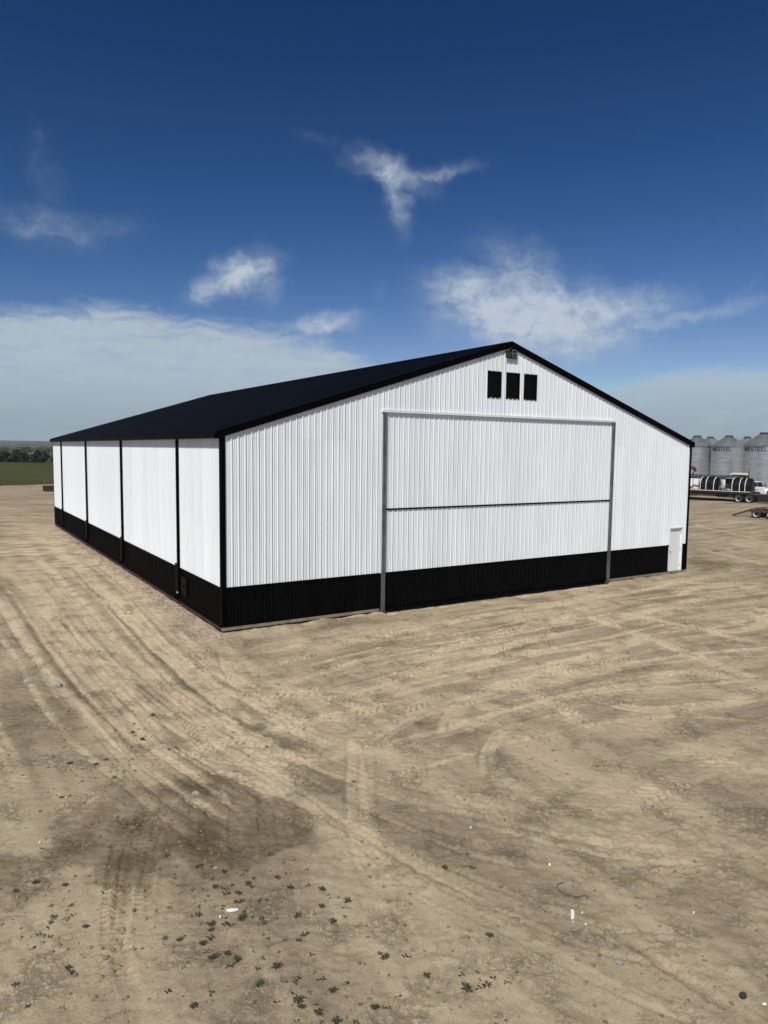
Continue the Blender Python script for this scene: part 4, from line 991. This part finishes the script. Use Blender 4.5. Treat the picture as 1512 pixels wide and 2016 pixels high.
for a in range(5): mb.tube([(0.02, .05, 1.3 + a * .35), (1.1 * math.cos(a * 1.3), 1.1 * math.sin(a * 1.3), 2.4 + a * .4)], [.08, .03], 6)
tk = mb.build('trunk', M['bark']); trunk_me = tk.data; bpy.data.objects.remove(tk)
b0, b1 = G(-60, 909.5), G(108, 912)
tn = 0
def tree(x, y, k, s, rz, label):
    r = thing('tree', label, 'tree', (x, y, 0), rz, 'trees in the shelterbelt beyond the field'); r.scale = (s, s, s)
    link('crown', crowns[k], r); link('trunk', trunk_me, r)
for i in range(30):
    f = i / 16.0; p = b0.lerp(b1, f) if f <= 1 else b1 + (b1 - b0) * (f - 1)
    k = i % 4; grey = k in (1, 3); hs = .72 if f < .55 else (.64 if f < .8 else .54)
    tree(p.x + random.uniform(-1, 1), p.y + random.uniform(-3, 5), k, hs * random.uniform(.92, 1.12), random.uniform(0, 6.3), 'rounded greyish green shelterbelt tree along the far field edge' if grey else 'taller dark green shelterbelt tree along the far field edge')
for i in range(22):
    f = i / 12.0; p = b0.lerp(b1, f) if f <= 1 else b1 + (b1 - b0) * (f - 1)
    k = (i * 3 + 1) % 4
    tree(p.x - 8 + random.uniform(-2, 2), p.y + 16 + random.uniform(-4, 6), k, random.uniform(.60, .74), random.uniform(0, 6.3), 'rounded greyish green shelterbelt tree along the far field edge' if k in (1, 3) else 'taller dark green shelterbelt tree along the far field edge')
# far woods as one mass
v_, f_ = [], []
g_ = np.random.default_rng(5)
for i in range(260):
    R = g_.choice([520, 640, 820]) + g_.normal() * 25; a = math.radians(-46 + 40 * g_.random()); x, y = R * math.sin(a), R * math.cos(a)
    cv, cf = leaf_crown(int(1000 + i % 6), 5.5, 6.5, 150, 8); o = len(v_)
    v_ += [(x + q_[0] * 1.4, y + q_[1] * 1.4, q_[2] * (.62 + .1 * (i % 4))) for q_ in cv]; f_ += [tuple(j + o for j in q_) for q_ in cf]
me = bpy.data.meshes.new('far_woods'); me.from_pydata(v_, [], f_); me.materials.append(M['leaf'])
tag(link('far_woods', me), 'dark band of far woodland below the hills', 'woods', None, 'stuff')
def house(px, dist, w, lab):
    c = at_dist(px, dist); r = thing('farmhouse', lab, 'house', (c.x, c.y, 2.2), .4); r.scale = (.7, .7, .6)
    mb = MB(); mb.prism([(-w / 2, -3.5), (w / 2, -3.5), (w / 2, 2.6), (0, 4.4), (-w / 2, 2.6)], -3, 3); mb.build('wall', M['housewhite'], r)
    mb = MB()
    for s in (-1, 1): mb.add([(0, -3.3, 4.6), (0, 3.3, 4.6), (s * (w / 2 + .4), 3.3, 2.55), (s * (w / 2 + .4), -3.3, 2.55), (0, -3.3, 4.45), (0, 3.3, 4.45), (s * (w / 2 + .4), 3.3, 2.4), (s * (w / 2 + .4), -3.3, 2.4)], [(0, 1, 2, 3), (4, 5, 6, 7), (0, 3, 7, 4), (1, 2, 6, 5), (2, 3, 7, 6)])
    mb.build('roof', M['houseroof'], r)

house(38.5, 900, 4.5, 'tiny white farmhouse left of another on the far horizon')
house(65.5, 860, 6.5, 'wider white farmhouse beside dark woods on the far horizon')
# ------------------------------------------------------------------ small things on the dirt
def rock_mesh(seed, mat, sub=2):
    bm = bmesh.new(); bmesh.ops.create_icosphere(bm, subdivisions=sub, radius=.5); g = np.random.default_rng(seed)
    pl = [(Vector(g.normal(size=3)).normalized(), .30 + .16 * g.random()) for _ in range(9)]
    for v in bm.verts:
        for n_, d_ in pl:
            e_ = v.co.dot(n_) - d_
            if e_ > 0: v.co -= n_ * e_ * .9
        v.co += Vector(g.normal(size=3)) * .012
    me = bpy.data.meshes.new('rock'); bm.to_mesh(me); bm.free(); me.materials.append(M[mat]); return me
for i, (px, py, sx, sy, sz, tilt, mat, lab) in enumerate([
        (56, 1341, .26, .22, .14, 0, 'rock', 'flat pale rock at the left edge below the shed'),
        (111, 1348, .34, .20, .26, .5, 'rock', 'tilted pale rock lying just right of the flat one'),
        (386, 1569, .17, .12, .14, .3, 'rock', 'pale rock on the dark disturbed soil patch'),
        (1463, 1957, .085, .075, .10, 0, 'rockdark', 'small black stone near the lower right corner'),
        (1220, 1893, .11, .10, .06, 0, 'rock', 'rounded tan stone right of the bottom centre'),
        (1078, 1913, .15, .08, .05, .1, 'rock', 'long pale stone fragment near the bottom centre'),
        (1012, 1812, .18, .10, .04, 0, 'clod', 'flat brown stone half buried left of the white strip'),
        (228, 1607, .07, .07, .06, 0, 'rock', 'small stone beside the tread marks in dark soil'),
        (192, 1278, .16, .10, .05, 0, 'rock', 'pale flat stone on the left track'),
        (425, 1710, .10, .08, .05, 0, 'rock', 'small pale stone at the lower edge of dark soil')]):
    o = link('rock', rock_mesh(i + 3, mat), None, on(px, py) + Vector((0, 0, sz * .28)), i * 1.3); o.scale = (sx, sy, sz); o.rotation_euler.y = tilt
    o.rotation_euler.z = [0.1, -.3, .2, 0, 0, .4, .2, 0, 0, 0][i]; tag(o, lab, 'rock')
def scrap(px, py, pts, mat, nm, lab, cat, rz=0, th=.008):
    mb = MB(); n_ = len(pts)
    ztop = [th + .02 * random.random() for _ in pts]
    mb.add([(x, y, .0) for x, y in pts] + [(x, y, z) for (x, y), z in zip(pts, ztop)], [tuple(range(n_))[::-1], tuple(range(n_, 2 * n_))] + [(i, (i + 1) % n_, (i + 1) % n_ + n_, i + n_) for i in range(n_)])
    o = mb.build(nm, mat); o.location = on(px, py) + Vector((0, 0, .004)); o.rotation_euler.z = rz; tag(o, lab, cat); return o
scrap(457, 1794, [(-.07, -.02), (-.02, -.035), (.04, -.02), (.085, .0), (.06, .035), (0, .025), (-.04, .03), (-.08, .005)], M['litter'], 'litter', 'white crumpled litter scrap among weeds, lower left', 'litter')
scrap(1127, 1801, [(-.045, -.13), (-.015, -.125), (.02, -.02), (.05, .10), (.035, .14), (.01, .12), (-.015, .02)], M['litter'], 'litter', 'long white strip of litter below the red tag', 'litter')
for px, py, lab in [(1146, 1795, 'small white scrap right of the long white strip'), (1153, 1818, 'small white scrap below and right of the white strip'), (1366, 1791, 'white speck of litter alone on the right'),
                    (1505, 1970, 'white scrap at the lower right corner'), (1082, 1707, 'white scrap above the red tag'), (130, 1568, 'white scrap beside a green weed on the left'), (79, 1655, 'white scrap at the edge of the dark soil, far left'), (88, 1067, 'white scrap on the pale track by the far shed wall'), (433, 1807, 'tiny white scrap left of the crumpled litter'), (926, 1635, 'white scrap in the middle of the bare dirt')]:
    s = random.uniform(.014, .024) * (1 if py > 1500 else 3)
    scrap(px, py, [(-s, -s * .5), (s * .3, -s * .8), (s, .1 * s), (.2 * s, s * .7), (-.7 * s, s * .5)], M['litter'], 'litter', lab, 'litter', random.random() * 3)
o = scrap(1156, 1766, [(-.02, -.04), (.02, -.035), (.03, .015), (.01, .045), (-.02, .02)], M['pink'], 'tag', 'faded red tag with a curl of dark wire, lower right', 'tag', .2, .03)
mb = MB(); mb.tube([(-.02, .02, .02), (-.16, .02, .015), (-.27, .08, .02), (-.33, .2, .02), (-.30, .3, .03), (-.2, .34, .02), (-.05, .36, .012), (.0, .38, .01)], .004, 6); mb.build('wire', M['wire'], o)

# weeds
def weed_mesh(seed, nl):
    g = np.random.default_rng(seed); V_, F_ = [], []
    for k in range(nl):
        a = 2 * np.pi * k / nl + g.random() * .9; l = .5 + .5 * g.random(); up = .25 + .75 * g.random(); w = (.16 + .10 * g.random()) if nl < 6 else (.07 + .06 * g.random())
        d = np.array([math.cos(a), math.sin(a), 0]); s = np.array([-d[1], d[0], 0]); o = len(V_)
        p0 = d * .03; p1 = d * l * .5 + np.array([0, 0, up * .5]); p2 = d * l + np.array([0, 0, up * .45])
        V_ += [tuple(p0), tuple(p1 - s * w), tuple(p1 + s * w), tuple(p2), tuple(p1 + np.array([0, 0, .06]))]; F_ += [(o, o + 1, o + 4), (o, o + 4, o + 2), (o + 1, o + 3, o + 4), (o + 4, o + 3, o + 2)]
    me = bpy.data.meshes.new('weed'); me.from_pydata(V_, [], F_); me.materials.append(M['weed']); return me
wm = [weed_mesh(i, n_) for i, n_ in enumerate((2, 3, 4, 11, 15, 19))]
big_w = [(418, 1886, .12), (416, 1830, .10), (354, 1851, .10), (128, 1741, .10), (120, 1568, .11), (142, 1910, .10), (250, 1622, .09), (445, 1760, .13), (470, 1760, .11), (140, 1782, .09), (101, 1782, .08), (440, 1717, .10), (382, 1978, .11), (30, 1753, .11), (266, 1671, .04),
         (456, 1901, .10), (1505, 1880, .0), (1463, 1960, .0), (758, 1887, .12), (748, 1880, .08), (222, 1792, .08), (100, 1815, .09), (30, 1935, .10), (54, 1975, .08), (325, 1849, .09), (475, 1779, .10), (464, 1780, .09), (519, 1820, .08), (700, 2008, .10), (660, 2006, .09), (265, 1515, .08), (95, 1512, .07)]
spots = [(a, b_, s) for a, b_, s in big_w if s > 0]
g_ = np.random.default_rng(21)
zones = [(450, 1750, 95, 55, 60), (480, 1870, 140, 80, 60), (620, 1780, 60, 45, 16), (170, 1500, 70, 38, 34), (270, 1460, 45, 30, 22), (100, 1800, 80, 80, 18), (640, 1960, 100, 50, 34), (880, 1950, 110, 60, 22), (900, 1705, 45, 14, 12), (240, 1540, 40, 26, 12), (330, 1850, 50, 80, 14), (90, 1540, 50, 60, 10), (780, 1900, 40, 40, 6)]
for cx_, cy_, sx, sy, n_ in zones:
    for _ in range(n_):
        a, b_ = g_.normal(cx_, sx * .75), g_.normal(cy_, sy * .75)
        if -10 < a < 1520 and 1380 < b_ < 2040: spots.append((a, b_, float(g_.choice([.028, .036, .045, .056, .064], p=[.3, .3, .2, .14, .06]))))
for i, (a, b_, s) in enumerate(spots[:298]):
    small = s < .065
    me = wm[random.choice((0, 1, 2)) if s < .05 else random.choice((3, 4, 5))]
    o = link('weed', me, None, on(a, b_), random.uniform(0, 6.3)); k = s * (1.28 if small else .62); o.scale = (k, k, k * random.uniform(.7, 1.1))
    tag(o, 'tiny green weed seedling on the bare foreground dirt' if small else 'larger leafy green weed tuft on the bare foreground dirt', 'weed', 'weeds sprouting on the foreground dirt')

# clods and gravel (nobody could count them)
def scatter(name, pts, size_lo, size_hi, mat, seed, label, cat, flatn=.6):
    g = np.random.default_rng(seed); ph = (1 + 5 ** .5) / 2; base = np.array([(-1, ph, 0), (1, ph, 0), (-1, -ph, 0), (1, -ph, 0), (0, -1, ph), (0, 1, ph), (0, -1, -ph), (0, 1, -ph), (ph, 0, -1), (ph, 0, 1), (-ph, 0, -1), (-ph, 0, 1)]) / 1.9
    fb_ = np.array([(0, 11, 5), (0, 5, 1), (0, 1, 7), (0, 7, 10), (0, 10, 11), (1, 5, 9), (5, 11, 4), (11, 10, 2), (10, 7, 6), (7, 1, 8), (3, 9, 4), (3, 4, 2), (3, 2, 6), (3, 6, 8), (3, 8, 9), (4, 9, 5), (2, 4, 11), (6, 2, 10), (8, 6, 7), (9, 8, 1)])
    n_ = len(pts); s = size_lo * (size_hi / size_lo) ** (g.random(n_) ** 2.2)
    R_ = g.random(n_) * 2 * np.pi; vv_ = base[None] * (1 + .7 * (g.random((n_, 1, 3)) - .5)) * s[:, None, None]
    vv_ = vv_ + (g.random((n_, 12, 3)) - .5) * s[:, None, None] * .45
    x = vv_[..., 0] * np.cos(R_)[:, None] - vv_[..., 1] * np.sin(R_)[:, None]; y = vv_[..., 0] * np.sin(R_)[:, None] + vv_[..., 1] * np.cos(R_)[:, None]
    P = np.stack([x + pts[:, 0:1], y + pts[:, 1:2], vv_[..., 2] * flatn + pts[:, 2:3]], -1).reshape(-1, 3)
    Fc = (fb_[None] + (np.arange(n_) * 12)[:, None, None]).reshape(-1, 3)
    me = bpy.data.meshes.new(name); me.from_pydata(P.tolist(), [], Fc.tolist()); me.materials.append(M[mat])
    return tag(link(name, me), label, cat, None, 'stuff')
def ground_z(xy): return H[near_idx(YS, xy[:, 1]), near_idx(XS, xy[:, 0])]
cand = np.stack([rng.uniform(-14, 18, 110000), 6.5 + 36 * rng.random(110000) ** 1.45], 1)
ok = np.abs(cand[:, 0]) < 1.5 + cand[:, 1] * .56
cand = cand[ok]; dk = DARK[near_idx(YS, cand[:, 1]), near_idx(XS, cand[:, 0])]
den = np.clip(.10 + .5 * np.clip(PN[6](cand[:, 0] / 2.2, cand[:, 1] / 2.2), 0, 1) + .75 * np.clip(dk, 0, 1), 0, 1)
bx_ = (cand[:, 0] - SH_A[0]) * c_ + (cand[:, 1] - SH_A[1]) * s_; by_ = -(cand[:, 0] - SH_A[0]) * s_ + (cand[:, 1] - SH_A[1]) * c_
keep = (rng.random(len(cand)) < den) & ~((bx_ > -.05) & (by_ > -.05)); cand = cand[keep][:14000]
scatter('dirt_clods', np.column_stack([cand, ground_z(cand) + .003]), .006, .034, 'clod', 3, 'small tan dirt clods strewn over the yard', 'clods')
by = rng.uniform(-.5, 30, 9000) ; by = -.5 + 30 * rng.random(9000) ** 1.4; bx = -.12 - np.abs(rng.normal(0, .34, 9000)) * (.7 + .5 * np.sin(by * .9) ** 2)
gx = SH_A[0] + bx * c_ - by * s_; gy = SH_A[1] + bx * s_ + by * c_; xy = np.column_stack([gx, gy])
scatter('gravel', np.column_stack([xy, ground_z(xy) + .006]), .012, .05, 'gravel', 4, 'pinkish crushed gravel along the foot of the long wall', 'gravel', .7)

# ------------------------------------------------------------------ summer haze low over the prairie
hz_m = bpy.data.materials.new('thin_haze'); hz_m.use_nodes = True; t = hz_m.node_tree; t.nodes.clear()
ho = t.nodes.new('ShaderNodeOutputMaterial'); pv = t.nodes.new('ShaderNodeVolumePrincipled'); t.links.new(pv.outputs[0], ho.inputs['Volume'])
pv.inputs['Color'].default_value = (.80, .88, 1.0, 1); pv.inputs['Density'].default_value = .0001; pv.inputs['Anisotropy'].default_value = 0.0
mb = MB(); mb.box(-7000, 7000, -3000, 8000, -10, 36); hb_ = mb.build('haze', hz_m); tag(hb_, 'thin pale haze lying over the prairie', 'haze', None, 'stuff')
